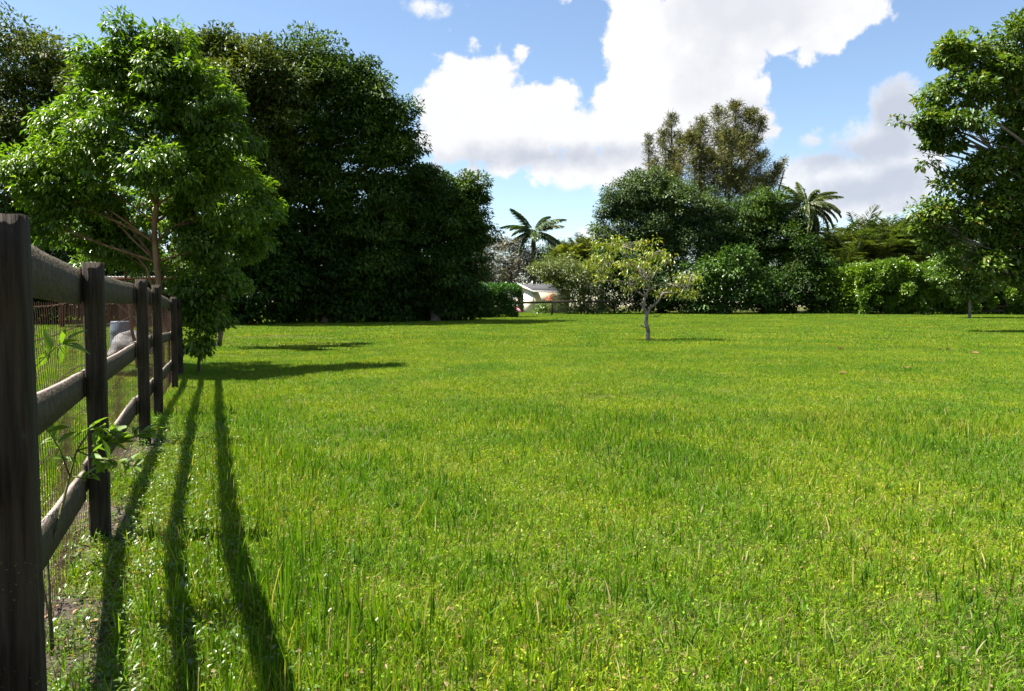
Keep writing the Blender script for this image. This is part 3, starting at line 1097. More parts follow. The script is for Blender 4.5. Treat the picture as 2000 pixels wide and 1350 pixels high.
# the tall dark belt
BELT = dict(droop=.45, fill=.12, upn=.9, shell=(.5, 1.14), gap=.06)
tree('broad_dark_tree', 'tall dark tree at the far left edge behind the glossy tree', 'tree', 40, 42,
     [(75, 115, 70, 55), (20, 150, 80, 80), (120, 170, 60, 60), (60, 220, 100, 70), (-40, 230, 90, 110), (150, 250, 60, 60), (30, 320, 110, 70), (110, 360, 90, 60), (-30, 380, 90, 80), (60, 430, 100, 55), (175, 330, 50, 60)],
     M['leaf_olive'], M['bark_brown'], 60000, .23, .10, .85, 21, 0.35, **BELT)
tree('broad_dark_tree', 'tallest olive tinted tree of the dark belt, rising behind the glossy tree', 'tree', 430, 39,
     [(440, 95, 60, 38), (395, 120, 55, 45), (500, 130, 70, 50), (440, 170, 95, 60), (540, 190, 60, 60), (380, 210, 80, 60), (480, 250, 100, 60), (420, 320, 90, 70), (520, 330, 70, 60), (230, 130, 50, 40), (210, 180, 60, 60)],
     M['leaf_olive'], M['bark_grey'], 72000, .21, .09, .72, 22, 0.35, **BELT)
tree('broad_dark_tree', 'massive round-topped dark tree standing highest against the white cloud', 'tree', 640, 41,
     [(600, 130, 65, 45), (670, 150, 65, 45), (720, 190, 65, 55), (640, 205, 105, 65), (560, 205, 75, 60), (755, 240, 48, 55), (700, 270, 90, 60), (600, 290, 100, 55), (770, 285, 32, 32), (520, 290, 60, 50), (740, 330, 60, 50), (640, 370, 90, 50), (560, 385, 70, 50), (700, 420, 70, 50), (540, 470, 60, 50), (620, 470, 60, 46), (770, 400, 40, 40), (580, 540, 60, 40), (720, 510, 60, 44), (660, 560, 60, 36)],
     M['leaf_dark'], M['bark_grey'], 120000, .20, .09, .68, 23, 0.45, **BELT)
tree('broad_dark_tree', 'lower dark tree at the right-hand end of the belt beside the clipped hedge', 'tree', 850, 43,
     [(830, 355, 55, 38), (890, 385, 48, 45), (800, 380, 60, 40), (915, 420, 32, 40), (860, 430, 75, 55), (905, 470, 42, 40), (800, 450, 70, 60), (850, 510, 85, 50), (890, 540, 45, 55)],
     M['leaf_dark'], M['bark_grey'], 80000, .19, .085, .58, 24, 0.3, **BELT)
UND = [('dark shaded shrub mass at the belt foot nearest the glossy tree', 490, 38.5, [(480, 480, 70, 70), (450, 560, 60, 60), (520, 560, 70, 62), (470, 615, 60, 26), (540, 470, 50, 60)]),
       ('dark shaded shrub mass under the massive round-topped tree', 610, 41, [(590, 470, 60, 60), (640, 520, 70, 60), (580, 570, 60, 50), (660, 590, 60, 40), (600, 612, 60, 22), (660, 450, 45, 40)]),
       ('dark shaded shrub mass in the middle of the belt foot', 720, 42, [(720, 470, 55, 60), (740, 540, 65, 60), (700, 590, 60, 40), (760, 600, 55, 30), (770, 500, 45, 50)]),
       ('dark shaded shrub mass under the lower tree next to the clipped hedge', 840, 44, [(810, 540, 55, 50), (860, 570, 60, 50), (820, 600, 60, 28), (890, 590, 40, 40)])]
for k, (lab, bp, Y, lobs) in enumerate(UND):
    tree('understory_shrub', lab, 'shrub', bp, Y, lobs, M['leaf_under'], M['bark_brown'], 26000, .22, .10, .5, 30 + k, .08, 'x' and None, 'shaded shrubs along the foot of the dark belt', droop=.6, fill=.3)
# shade planting behind the yard
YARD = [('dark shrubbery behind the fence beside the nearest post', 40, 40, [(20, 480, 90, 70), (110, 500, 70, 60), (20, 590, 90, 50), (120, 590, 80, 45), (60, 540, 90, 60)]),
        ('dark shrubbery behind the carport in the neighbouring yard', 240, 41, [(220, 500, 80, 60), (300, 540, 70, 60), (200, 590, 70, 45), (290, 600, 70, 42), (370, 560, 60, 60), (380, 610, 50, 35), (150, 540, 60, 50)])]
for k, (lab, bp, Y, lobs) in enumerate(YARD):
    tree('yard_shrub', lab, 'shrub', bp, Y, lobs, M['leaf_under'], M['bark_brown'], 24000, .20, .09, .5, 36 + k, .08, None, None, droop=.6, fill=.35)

# middle distance: yellowing young tree on the lawn
def build_yellow_tree():
    rng = np.random.default_rng(77)
    b = gp(1266, 667)
    Y = b[1]
    root = thing('yellowing_tree', b, 'small crooked tree with pale bark and sparse yellow-green leaves alone on the lawn', 'tree')
    mb = MB()
    A = lambda px, py, dy=0: at(px, py, Y + dy)
    segs = [([(1266, 671), (1266, 669), (1266, 666)], .13, .085),
            ([(1266, 670), (1266, 650), (1262, 628), (1263, 612)], .075, .06),
            ([(1263, 616), (1257, 600), (1258, 585), (1264, 574)], .058, .045),
            ([(1263, 614), (1270, 602), (1284, 590), (1292, 578), (1296, 572), (1306, 572)], .042, .028),
            ([(1264, 574), (1258, 578), (1248, 572), (1238, 565), (1230, 556)], .035, .018),
            ([(1264, 574), (1268, 562), (1268, 552), (1260, 545)], .036, .024),
            ([(1266, 570), (1276, 560), (1290, 556), (1306, 554), (1330, 553)], .030, .014),
            ([(1268, 553), (1276, 540), (1284, 524), (1296, 518), (1310, 506)], .024, .010),
            ([(1260, 545), (1252, 530), (1256, 515), (1270, 505), (1284, 492)], .02, .008),
            ([(1230, 556), (1212, 548), (1190, 548), (1168, 550), (1152, 555)], .016, .006),
            ([(1306, 572), (1324, 572), (1340, 568), (1362, 572)], .024, .008),
            ([(1306, 554), (1322, 560), (1334, 548), (1350, 540)], .016, .006),
            ([(1262, 640), (1254, 637), (1249, 634)], .02, .012),
            ([(1270, 600), (1266, 604), (1272, 596)], .02, .01),
            ([(1276, 618), (1284, 618), (1292, 614)], .016, .010),
            ([(1258, 595), (1254, 590), (1252, 598)], .016, .010),
            ([(1238, 565), (1226, 540), (1210, 520), (1190, 510)], .014, .005),
            ([(1252, 530), (1236, 515), (1220, 495), (1215, 480)], .014, .005),
            ([(1260, 545), (1276, 536), (1300, 530), (1306, 525)], .012, .005)]
    tips = []
    for k, (pts, r0, r1) in enumerate(segs):
        dy = 0 if k in (0, 1, 2) else rng.uniform(-.9, .9)
        n = len(pts)
        P = np.array([A(x, y, dy * (i / (n - 1))) for i, (x, y) in enumerate(pts)])
        # resample smoothly
        tt = np.linspace(0, n - 1, n * 3)
        P2 = np.stack([np.interp(tt, np.arange(n), P[:, j]) for j in range(3)], 1)
        P2[1:-1] += rng.normal(0, .006, P2[1:-1].shape)
        mb.tube(P2, np.linspace(r0, r1, len(P2)), 7)
        tips.append(P2[-1])
    # fine twigs towards the leaf sprays
    sprays = [(1180, 500, 32, 20), (1215, 480, 38, 16), (1250, 475, 40, 14), (1285, 490, 28, 16), (1295, 510, 16, 12), (1235, 500, 45, 20), (1200, 522, 40, 16), (1255, 520, 30, 16),
              (1165, 520, 16, 14), (1175, 540, 14, 7), (1240, 540, 22, 12), (1225, 562, 14, 6), (1330, 556, 20, 12), (1350, 545, 12, 10), (1312, 568, 16, 7), (1357, 570, 12, 7), (1290, 570, 10, 6), (1340, 572, 14, 6), (1262, 552, 10, 6), (1330, 540, 10, 8)]
    Ps, Ds, Ns = [], [], []
    for (x, y, rx, ry) in sprays:
        dy0 = rng.uniform(-.6, .6)
        c = A(x, y, dy0)
        k = Y / F_PX
        src = tips[int(np.argmin([np.linalg.norm(t - c) for t in tips]))]
        for j in range(8):
            e = c + rng.normal(0, .55, 3) * np.array([rx * k, rx * k, ry * k])
            limb(mb, rng, src, e, .007, .0025, 4, 5, .22)
            m_ = int(rx * ry / 40) + 6
            d = rng.normal(size=(m_, 3)) * np.array([.09, .09, .06])
            Ps.append(e + d)
            Ds.append(nrm(d) * .7 + rng.normal(0, .4, d.shape) + np.array([0, 0, -.75]))
            Ns.append(rng.normal(0, .5, d.shape) + np.array([0, 0, .8]))
    mb.build('trunk', M['bark_pale'], root, True)
    P = np.concatenate(Ps)
    v, t = leaf_arrays(P, np.concatenate(Ds), np.concatenate(Ns), rng.uniform(.09, .17, len(P)), rng.uniform(.035, .06, len(P)))
    link('crown', mesh_from('crown', v, [t], M['leaf_yellow']), root)


build_yellow_tree()

# clump on the far side of the lawn
FAR = dict(fill=.15)
tree('round_headed_tree', 'broad fine-leaved green tree in front of the feathery trees', 'tree', 1290, 62,
     [(1265, 352, 45, 26), (1235, 390, 55, 38), (1285, 385, 65, 42), (1205, 410, 38, 26), (1330, 410, 60, 42), (1260, 435, 80, 36), (1375, 420, 40, 32), (1355, 455, 60, 40), (1290, 470, 70, 36), (1330, 500, 70, 36), (1180, 452, 18, 10), (1230, 470, 60, 26)],
     M['leaf_ficus'], M['bark_grey'], 90000, .18, .09, .55, 51, 0.3, droop=.3, **FAR)
tree('round_headed_tree', 'dark dense tree between the feathery trees and the coconut palm', 'tree', 1500, 63,
     [(1490, 400, 50, 24), (1460, 430, 50, 36), (1530, 425, 45, 34), (1555, 470, 32, 40), (1500, 465, 70, 44), (1445, 480, 50, 40), (1560, 510, 30, 36), (1510, 525, 60, 40), (1410, 470, 40, 40)],
     M['leaf_dark'], M['bark_brown'], 72000, .19, .09, .55, 52, 0.3, droop=.4, **FAR)
tree('lawn_edge_shrub', 'bright green broad-leaved shrub right behind the yellowing tree at the lawn edge', 'shrub', 1400, 59,
     [(1390, 540, 55, 36), (1440, 520, 50, 34), (1350, 570, 40, 36), (1420, 575, 50, 32), (1470, 565, 40, 34), (1385, 598, 50, 14)],
     M['leaf_mid'], M['bark_brown'], 19000, .22, .11, .5, 53, .08, droop=.4, fill=.3)
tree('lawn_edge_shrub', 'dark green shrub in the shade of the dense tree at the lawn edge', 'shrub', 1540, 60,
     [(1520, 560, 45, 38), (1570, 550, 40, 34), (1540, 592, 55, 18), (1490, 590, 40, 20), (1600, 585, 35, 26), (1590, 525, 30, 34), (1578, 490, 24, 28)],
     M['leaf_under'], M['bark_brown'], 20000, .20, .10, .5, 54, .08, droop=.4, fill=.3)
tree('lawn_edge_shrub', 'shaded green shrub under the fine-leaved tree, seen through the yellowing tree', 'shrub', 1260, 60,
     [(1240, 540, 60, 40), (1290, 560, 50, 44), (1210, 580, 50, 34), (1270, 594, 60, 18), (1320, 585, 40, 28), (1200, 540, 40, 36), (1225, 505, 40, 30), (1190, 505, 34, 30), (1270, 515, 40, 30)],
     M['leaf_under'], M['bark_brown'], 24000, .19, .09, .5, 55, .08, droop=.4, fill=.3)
tree('pale_bush', 'pale yellow-green fine-leaved bush leaning over the small shed', 'bush', 1110, 58.5,
     [(1062, 532, 32, 16), (1100, 525, 40, 26), (1060, 520, 26, 12), (1130, 550, 45, 32), (1104, 562, 24, 18), (1150, 545, 30, 30), (1120, 590, 40, 28), (1150, 588, 34, 28)],
     M['leaf_pale'], M['bark_grey'], 17000, .17, .065, .5, 56, .08, droop=.3, fill=.2)
tree('red_flowering_shrub', 'small shrub with a spray of orange-red flowers beside the shed', 'shrub', 1070, 59.5,
     [(1073, 582, 5, 8), (1077, 576, 5, 5)], M['red_flower'], M['stem'], 130, .11, .07, .2, 57, .02)
tree('low_plant', 'bright low green plant behind the far rail beside the shed', 'plant', 1056, 60.5,
     [(1055, 606, 11, 9), (1062, 598, 9, 8), (1048, 610, 7, 5)], M['leaf_young'], M['stem'], 700, .2, .07, .25, 58, .02)
tree('grey_tree', 'ashy grey-leaved tree behind the clipped hedge, below the royal palm', 'tree', 1000, 74,
     [(1000, 500, 45, 32), (975, 530, 40, 30), (1030, 510, 38, 30), (1010, 545, 40, 22), (990, 475, 28, 16)],
     M['leaf_grey'], M['bark_grey'], 15000, .20, .08, .6, 59, .15, fill=.25, gap=.1)
tree('grey_tree', 'brownish grey twiggy tree against the end of the dark belt', 'tree', 930, 66,
     [(930, 490, 40, 36), (950, 520, 36, 36), (915, 530, 36, 36), (955, 470, 20, 14), (940, 560, 30, 24)],
     M['leaf_grey'], M['bark_grey'], 12000, .18, .07, .6, 60, .15, fill=.25, gap=.1)
tree('grey_tree', 'dull grey-green tree behind the royal palm trunk and areca palms', 'tree', 1075, 78,
     [(1070, 500, 36, 24), (1090, 520, 36, 30), (1060, 530, 30, 26)],
     M['leaf_under'], M['bark_grey'], 6000, .24, .10, .6, 61, .15, fill=.25)

# clipped hedge
def hedge(name, label, px0, px1, Y0, Y1, top0, top1, depth, mat, n, L, W, clump, seed, lump=0.25, base=None, cat='hedge'):
    rng = np.random.default_rng(seed)
    xm = ((px0 + px1) / 2 - 1000) / F_PX * (Y0 + Y1) / 2
    root = thing(name, on_ground(xm, (Y0 + Y1) / 2), label, cat)
    A = np.array([(px0 - 1000) / F_PX * Y0, Y0])
    B = np.array([(px1 - 1000) / F_PX * Y1, Y1])
    ln = np.linalg.norm(B - A)
    nb = max(3, int(ln * 3.2 / clump))
    mb = MB()
    Ps, Ds, Ns = [], [], []
    dirv = (B - A) / ln
    nv = np.array([dirv[1], -dirv[0]])
    ncl = int(ln * 4 / (clump * clump) * .9)
    for k in range(ncl):
        t = rng.random()
        c2 = A + (B - A) * t
        g = float(gz(c2[0], c2[1]))
        ztop = at(0, top0 + (top1 - top0) * t, Y0 + (Y1 - Y0) * t)[2] + lump * math.sin(t * ln * 1.3 + seed) * .5 + rng.normal(0, lump * .3)
        h = ztop - g
        f = rng.random()
        if f < .62:
            off, z = depth * .5, g + h * rng.uniform(.05, .97)
            o = np.array([nv[0], nv[1], .25])
        elif f < .88:
            off, z = depth * rng.uniform(-.5, .5), ztop
            o = np.array([0, 0, 1.0])
        else:
            off, z = -depth * .5, g + h * rng.uniform(.1, .95)
            o = np.array([-nv[0], -nv[1], .25])
        off += rng.normal(0, lump)
        c = np.array([c2[0] + nv[0] * off, c2[1] + nv[1] * off, max(z, g + .12)])
        m_ = int(n / ncl)
        d = ellipsoid_pts(rng, m_)
        Ps.append(c + d * clump * rng.uniform(.2, 1, (m_, 1)) ** .5 * rng.uniform(.6, 1.2))
        Ds.append(d * .8 + o * .5 + rng.normal(0, .45, d.shape) + np.array([0, 0, .05]))
        Ns.append(o * .5 + np.array([0, 0, .7]) + rng.normal(0, .4, d.shape))
    m_ = int(n * .25)
    t = rng.random(m_)
    c2 = A + (B - A) * t[:, None] + nv * (rng.uniform(-.4, .4, m_) * depth)[:, None]
    g = gz(c2[:, 0], c2[:, 1])
    hz = at(0, (top0 + top1) / 2, (Y0 + Y1) / 2)[2] - g
    Ps.append(np.column_stack([c2, g + hz * rng.uniform(.05, .95, m_)]))
    Ds.append(rng.normal(size=(m_, 3)))
    Ns.append(rng.normal(size=(m_, 3)) + np.array([0, 0, .6]))
    P = np.concatenate(Ps)
    g_all = gz(P[:, 0], P[:, 1])
    P[:, 2] = np.maximum(P[:, 2], g_all + .03)
    for k in range(int(ln / .55)):
        c2 = A + (B - A) * ((k + .5) / int(ln / .55)) + nv * rng.uniform(-.2, .2)
        b = np.array(on_ground(c2[0], c2[1], -.05))
        limb(mb, rng, b, b + np.array([rng.normal(0, .2), rng.normal(0, .2), hz.mean() * .7]), .035, .012, 5, 5, .06)
    mb.build('stems', M['bark_grey'], root, True)
    kk = rng.uniform(.75, 1.25, len(P))
    v, tt = leaf_arrays(P, np.concatenate(Ds), np.concatenate(Ns), L * kk, W * kk)
    link('foliage', mesh_from('foliage', v, [tt], mat), root)
    return root


hedge('clipped_hedge', 'dark green clipped hedge with a flat sunlit top beside the small shed', 893, 1006, 49.5, 51.5, 560, 562, 1.3, M['leaf_clip'], 24000, .12, .06, .28, 71, .05)
hedge('loose_hedge', 'shaded stretch of broad-leaved hedge below the coconut palm', 1585, 1668, 60, 60, 528, 530, 1.8, M['leaf_hedge'], 9000, .24, .13, .5, 72, .3)
hedge('loose_hedge', 'long sunlit broad-leaved hedge between the coconut palm and the young lawn tree', 1662, 1878, 58.5, 58.5, 524, 522, 2.0, M['leaf_hedge'], 48000, .20, .12, .42, 73, .34)
hedge('loose_hedge', 'end of the broad-leaved hedge beyond the young lawn tree, under the big rosette-leaved tree', 1872, 2060, 58.5, 58.5, 535, 516, 2.0, M['leaf_hedge'], 42000, .20, .12, .42, 74, .34)

# feathery casuarinas
def casuarina(label, base_px, Y, plumes, seed, dens=1.0):
    rng = np.random.default_rng(seed)
    b = np.array(on_ground((base_px - 1000) / F_PX * Y, Y))
    root = thing('casuarina_tree', b, label, 'tree', 'feathery casuarina trees behind the clump')
    mb = MB()
    k = Y / F_PX
    tops = [at(p[0], p[1], Y + rng.uniform(-2, 2)) for p in plumes]
    hi = max(tops, key=lambda t: t[2])
    trunk = limb(mb, rng, b - np.array([0, 0, .2]), hi - np.array([0, 0, 1.0]), .30, .05, 8, 12, .02)
    Ps, Ds = [], []
    for (px, y0, y1, hw), tp in zip(plumes, tops):
        bot = at(px + (base_px - px) * .45, y1, tp[1])
        kk = int(np.clip(np.argmin(np.abs(trunk[:, 2] - (bot[2] - 1.2))), 1, 10))
        st = limb(mb, rng, trunk[kk], bot, .09, .06, 5, 4, .05)
        axis = limb(mb, rng, bot, tp, .06, .012, 5, 8, .04)
        n = int(dens * 16 * (y1 - y0) * k * hw * k * 35)
        nb = max(14, int((y1 - y0) * k * 13))
        for j in range(nb):
            t = rng.random() ** .85
            c = axis[0] + (axis[-1] - axis[0]) * t + np.interp(t, np.linspace(0, 1, len(axis)), np.arange(len(axis))) * 0
            wid = hw * k * (math.sin(math.pi * (t * .82 + .14)) ** .7)
            a = rng.random() * 6.28
            e = c + np.array([math.cos(a) * wid, math.sin(a) * wid, wid * rng.uniform(.3, 1.0)])
            limb(mb, rng, c, e, .016, .004, 3, 3, .08)
            m_ = max(6, n // nb)
            s = rng.random(m_)
            P = c + (e - c) * s[:, None] * 1.15 + rng.normal(0, .11, (m_, 3)) * (1 + .5 * wid)
            D = nrm(e - c) * .6 + rng.normal(0, .5, (m_, 3)) + np.array([0, 0, -.2])
            Ps.append(P)
            Ds.append(D)
    mb.build('trunk', M['bark_brown'], root, True)
    P, D = np.concatenate(Ps), np.concatenate(Ds)
    N = rng.normal(size=P.shape)
    L = rng.uniform(.22, .48, len(P))
    v, t = leaf_arrays(P, D, N, L, rng.uniform(.022, .040, len(P)), .05, .25)
    link('crown', mesh_from('crown', v, [t], M['needle']), root)


casuarina('slender feathery tree standing apart at the left of the casuarina group', 1272, 72, [(1268, 266, 345, 10), (1282, 310, 380, 10)], 81)
casuarina('thin airy casuarina with separate upright plumes, second from the slender one', 1310, 73, [(1312, 226, 330, 17), (1296, 256, 360, 16), (1330, 262, 370, 16), (1318, 300, 410, 24)], 82, .8)
casuarina('casuarina with one dense golden-olive plume in the middle of the group', 1365, 72, [(1368, 232, 340, 19), (1350, 262, 380, 20), (1375, 290, 420, 24)], 83)
casuarina('tallest broad casuarina with many plumes and a dark straight trunk', 1415, 71,
          [(1404, 212, 300, 19), (1438, 203, 290, 20), (1470, 218, 310, 20), (1490, 230, 330, 15), (1420, 260, 370, 30), (1455, 270, 380, 34), (1490, 300, 390, 22), (1395, 300, 420, 26), (1440, 340, 430, 34)], 84)
casuarina('low wide casuarina branches reaching towards the coconut palm', 1455, 74, [(1520, 322, 390, 16), (1500, 345, 410, 22), (1532, 312, 370, 9), (1475, 350, 430, 24)], 85, .8)

# palms ----------------------------------------------------------------
def frond_mesh(rng, name, mat, length, arch, nleaf, leaf_l, leaf_w, hang, rach=0.02):
    """Frond along +X, arching down in Z; leaflets both sides."""
    mb = MB()
    n = 12
    t = np.linspace(0, 1, n)
    ang = np.cumsum(np.full(n, arch / n))
    pts = np.zeros((n, 3))
    for i in range(1, n):
        pts[i] = pts[i - 1] + length / (n - 1) * np.array([math.cos(ang[i]), 0, -math.sin(ang[i])])
    mb.tube(pts, np.linspace(rach, rach * .25, n), 4)
    P, D, N, L = [], [], [], []
    for i in range(nleaf):
        s = 0.14 + 0.86 * i / nleaf
        p = np.array([np.interp(s, t, pts[:, j]) for j in range(3)])
        k = min(int(s * (n - 1)), n - 2)
        tg = nrm(pts[k + 1] - pts[k])
        for sd in (-1, 1):
            P.append(p)
            D.append(tg * (.35 + .5 * s) + np.array([0, sd * (1 - .3 * s), 0]) + np.array([0, 0, -hang - rng.uniform(0, .25)]) + rng.normal(0, .08, 3))
            N.append(np.array([0, sd * .2, 1.0]) + rng.normal(0, .25, 3))
            L.append(leaf_l * (math.sin(math.pi * min(.12 + s * .9, 1)) ** .6 + .15) * rng.uniform(.85, 1.15))
    v, tt = leaf_arrays(np.array(P), np.array(D), np.array(N), np.array(L), leaf_w, .1, .28, .4)
    mb.add(v, None, tt)
    return mb.mesh(name, mat)


def place_frond(root, mesh, loc, az, el, roll=0.0, scale=1.0):
    o = link('frond', mesh)
    o.parent = root
    o.matrix_parent_inverse = Matrix.Translation(root.location).inverted()
    o.matrix_basis = Matrix.Translation(Vector(loc)) @ Matrix.Rotation(az, 4, 'Z') @ Matrix.Rotation(-el, 4, 'Y') @ Matrix.Rotation(roll, 4, 'X') @ Matrix.Scale(scale, 4)
    return o


def build_palms():
    rng = np.random.default_rng(91)
    # royal palm
    Y = 74
    head = at(1042, 454, Y)
    b = np.array(on_ground(head[0], Y))
    root = thing('royal_palm', b, 'royal palm with a green crownshaft and arching fronds behind the shed', 'palm')
    mb = MB()
    h = head[2] - b[2]
    zz = np.linspace(-.2, h - 1.6, 10)
    mb.tube(np.column_stack([np.full(10, b[0]), np.full(10, Y), b[2] + zz]), .20 + .05 * np.sin(np.linspace(0, 3, 10)), 10)
    mb.build('trunk', M['palm_trunk'], root, True)
    mb = MB()
    zz = np.linspace(h - 1.6, h + .1, 6)
    mb.tube(np.column_stack([np.full(6, b[0]), np.full(6, Y), b[2] + zz]), [.21, .24, .22, .18, .14, .1], 10)
    mb.build('crownshaft', M['frond_areca'], root, True)
    fm = [frond_mesh(rng, 'royal_frond', M['frond'], 3.5, a, 70, .80, .085, hg, .03) for a, hg in ((1.2, .5), (1.5, .7), (0.95, .4))]
    spec = [(178, 48), (160, 20), (205, 70), (10, 62), (-8, 18), (20, 10), (60, 72), (140, 58), (-60, 45), (-95, 20), (-130, 40), (90, 35), (-35, 5), (215, 2), (-20, 40)]
    for i, (a, e) in enumerate(spec):
        place_frond(root, fm[i % 3], head, R(a + rng.uniform(-8, 8)), R(e), rng.uniform(-.4, .4), rng.uniform(.85, 1.08))
    # coconut palm
    Y = 61.8
    head = at(1575, 402, Y)
    bx = (1585 - 1000) / F_PX * Y
    b = np.array(on_ground(bx, Y))
    root = thing('coconut_palm', b, 'coconut palm with long drooping fronds between the dark tree and the areca thicket', 'palm')
    mb = MB()
    t = np.linspace(0, 1, 12)[:, None]
    pts = b + (head - b) * t + np.array([.25, 0, 0]) * np.sin(t * 3.1)
    mb.tube(pts, np.linspace(.2, .13, 12) * (1 + .05 * (np.arange(12) % 2)), 9)
    mb.build('trunk', M['palm_trunk'], root, True)
    fm = [frond_mesh(rng, 'coconut_frond', M['frond_coco'], 3.4, a, 66, .72, .085, hg, .03) for a, hg in ((1.3, .8), (1.75, 1.0), (1.05, .6), (2.1, 1.1))]
    spec = [(170, 62, 0), (185, 42, 1), (150, 75, 2), (100, 80, 2), (20, 66, 0), (0, 40, 1), (10, 22, 1), (-8, 8, 3), (5, -12, 3), (-5, -30, 3), (-60, 40, 1), (-90, 60, 0), (-120, 30, 1), (195, 15, 3),
            (-45, -10, 3), (60, 50, 1), (130, 35, 1), (-20, 55, 0), (45, 10, 1), (178, 25, 1), (165, 5, 3), (30, -20, 3), (12, 48, 1), (-15, 28, 1), (-75, 10, 3), (80, 66, 2)]
    for i, (a, e, m_) in enumerate(spec):
        place_frond(root, fm[m_], head, R(a + rng.uniform(-8, 8)), R(e), rng.uniform(-.5, .5), rng.uniform(.8, 1.02))
    cm = MB()
    for j in range(6):
        a = j * 1.05
        c = head + np.array([math.cos(a) * .22, math.sin(a) * .22, -.28 - .1 * (j % 2)])
        prof = [(0, -.13), (.07, -.09), (.1, 0), (.07, .1), (0, .14)]
        rings = np.concatenate([c + np.stack([r * np.cos(np.arange(7) * .898), r * np.sin(np.arange(7) * .898), np.full(7, z)], 1) for r, z in prof])
        q = [(i * 7 + k, i * 7 + (k + 1) % 7, (i + 1) * 7 + (k + 1) % 7, (i + 1) * 7 + k) for i in range(4) for k in range(7)]
        cm.add(rings, q)
    cm.build('coconuts', M['leaf_pale'], root, True)
    # areca clumps: all fronds of a clump in one part
    def areca(label, px, Y, top_py, mat, seed, group, nf=26, spread=1.0):
        r2 = np.random.default_rng(seed)
        bx = (px - 1000) / F_PX * Y
        b = np.array(on_ground(bx, Y))
        topz = at(px, top_py, Y)[2]
        h = topz - b[2]
        root = thing('areca_palm', b, label, 'palm', group)
        st = MB()
        fr = MB()
        for j in range(nf):
            a = r2.random() * 6.28
            hh = h * r2.uniform(.30, .74)
            off = np.array([math.cos(a), math.sin(a), 0]) * r2.uniform(.1, .9) * spread
            s0 = b + off * .4
            s1 = b + off + np.array([0, 0, hh])
            st.tube([s0, (s0 + s1) / 2 + off * .1, s1], [.05, .045, .03], 5)
            for q in range(4):
                ln = r2.uniform(1.5, 2.3) * h / 5.0
                n = 8
                aa = a + r2.uniform(-2.2, 2.2)
                el = r2.uniform(.75, 1.5)
                arch = r2.uniform(.5, 1.7)
                pts = [s1]
                for i in range(1, n):
                    e = el - arch * i / n
                    pts.append(pts[-1] + ln / (n - 1) * np.array([math.cos(aa) * math.cos(e), math.sin(aa) * math.cos(e), math.sin(e)]))
                pts = np.array(pts)
                fr.tube(pts, np.linspace(.02, .005, n), 3, False)
                nl = 20
                s = np.linspace(.15, 1, nl)
                tt = np.linspace(0, 1, n)
                P = np.stack([np.interp(s, tt, pts[:, k]) for k in range(3)], 1)
                tg = nrm(np.stack([np.interp(s, tt, np.gradient(pts[:, k])) for k in range(3)], 1))
                sd = nrm(np.cross(tg, np.array([0, 0, 1.0])))
                upv = np.cross(sd, tg)
                for sg in (-1, 1):
                    D = tg * .7 + sd * sg * .9 + upv * .35 + r2.normal(0, .1, P.shape)
                    v, t3 = leaf_arrays(P, D, upv + r2.normal(0, .2, P.shape), .48 * ln / 2.0 * (np.sin(np.pi * np.clip(s * .9 + .1, 0, 1)) ** .5 + .2), .05, .1, .3, .4)
                    fr.add(v, None, t3)
        st.build('stems', M['stem'], root, True)
        f = fr.build('fronds', mat, root)
        f['kind'] = 'stuff'
    areca('golden green areca palm beside the round fine-leaved tree, taller of the two', 1140, 70, 458, M['frond_areca'], 1, 'areca palms by the shed', 24)
    areca('golden green areca palm nearest the royal palm, shorter of the two', 1105, 68, 478, M['frond_areca'], 2, 'areca palms by the shed', 20)
    areca('golden green areca palm tucked behind the pale bush', 1172, 72, 462, M['frond_areca'], 3, 'areca palms by the shed', 18)
    TH = [(1622, 74, 452, 'first'), (1650, 71, 468, 'second'), (1680, 74, 448, 'third'), (1712, 71, 456, 'fourth'), (1742, 74, 450, 'fifth'), (1772, 71, 452, 'sixth'), (1805, 74, 448, 'seventh')]
    for k, (px, Y, tp, o_) in enumerate(TH):
        areca('%s areca palm of the thicket behind the hedge, counted from the coconut palm' % o_, px, Y, tp - 22, M['frond_dull'], 10 + k, 'areca thicket behind the long hedge', 24, 1.3)


build_palms()
tree('distant_tree', 'grey-green treetop poking above the areca thicket next to the coconut palm', 'tree', 1690, 84,
     [(1690, 442, 22, 14), (1680, 460, 34, 18), (1705, 462, 30, 16)], M['leaf_grey'], M['bark_grey'], 3500, .26, .09, .5, 62, .15)
tree('distant_tree', 'low flat green treetop above the middle of the areca thicket', 'tree', 1725, 88,
     [(1722, 450, 28, 8), (1745, 456, 24, 10), (1710, 462, 30, 12)], M['leaf_hedge'], M['bark_grey'], 2500, .3, .12, .5, 63, .15)
tree('distant_tree', 'hazy grey treetop beside the big rosette-leaved tree', 'tree', 1775, 90,
     [(1772, 436, 12, 12), (1785, 448, 18, 12), (1765, 455, 20, 12)], M['leaf_grey'], M['bark_grey'], 1800, .3, .08, .5, 64, .15, gap=.2)

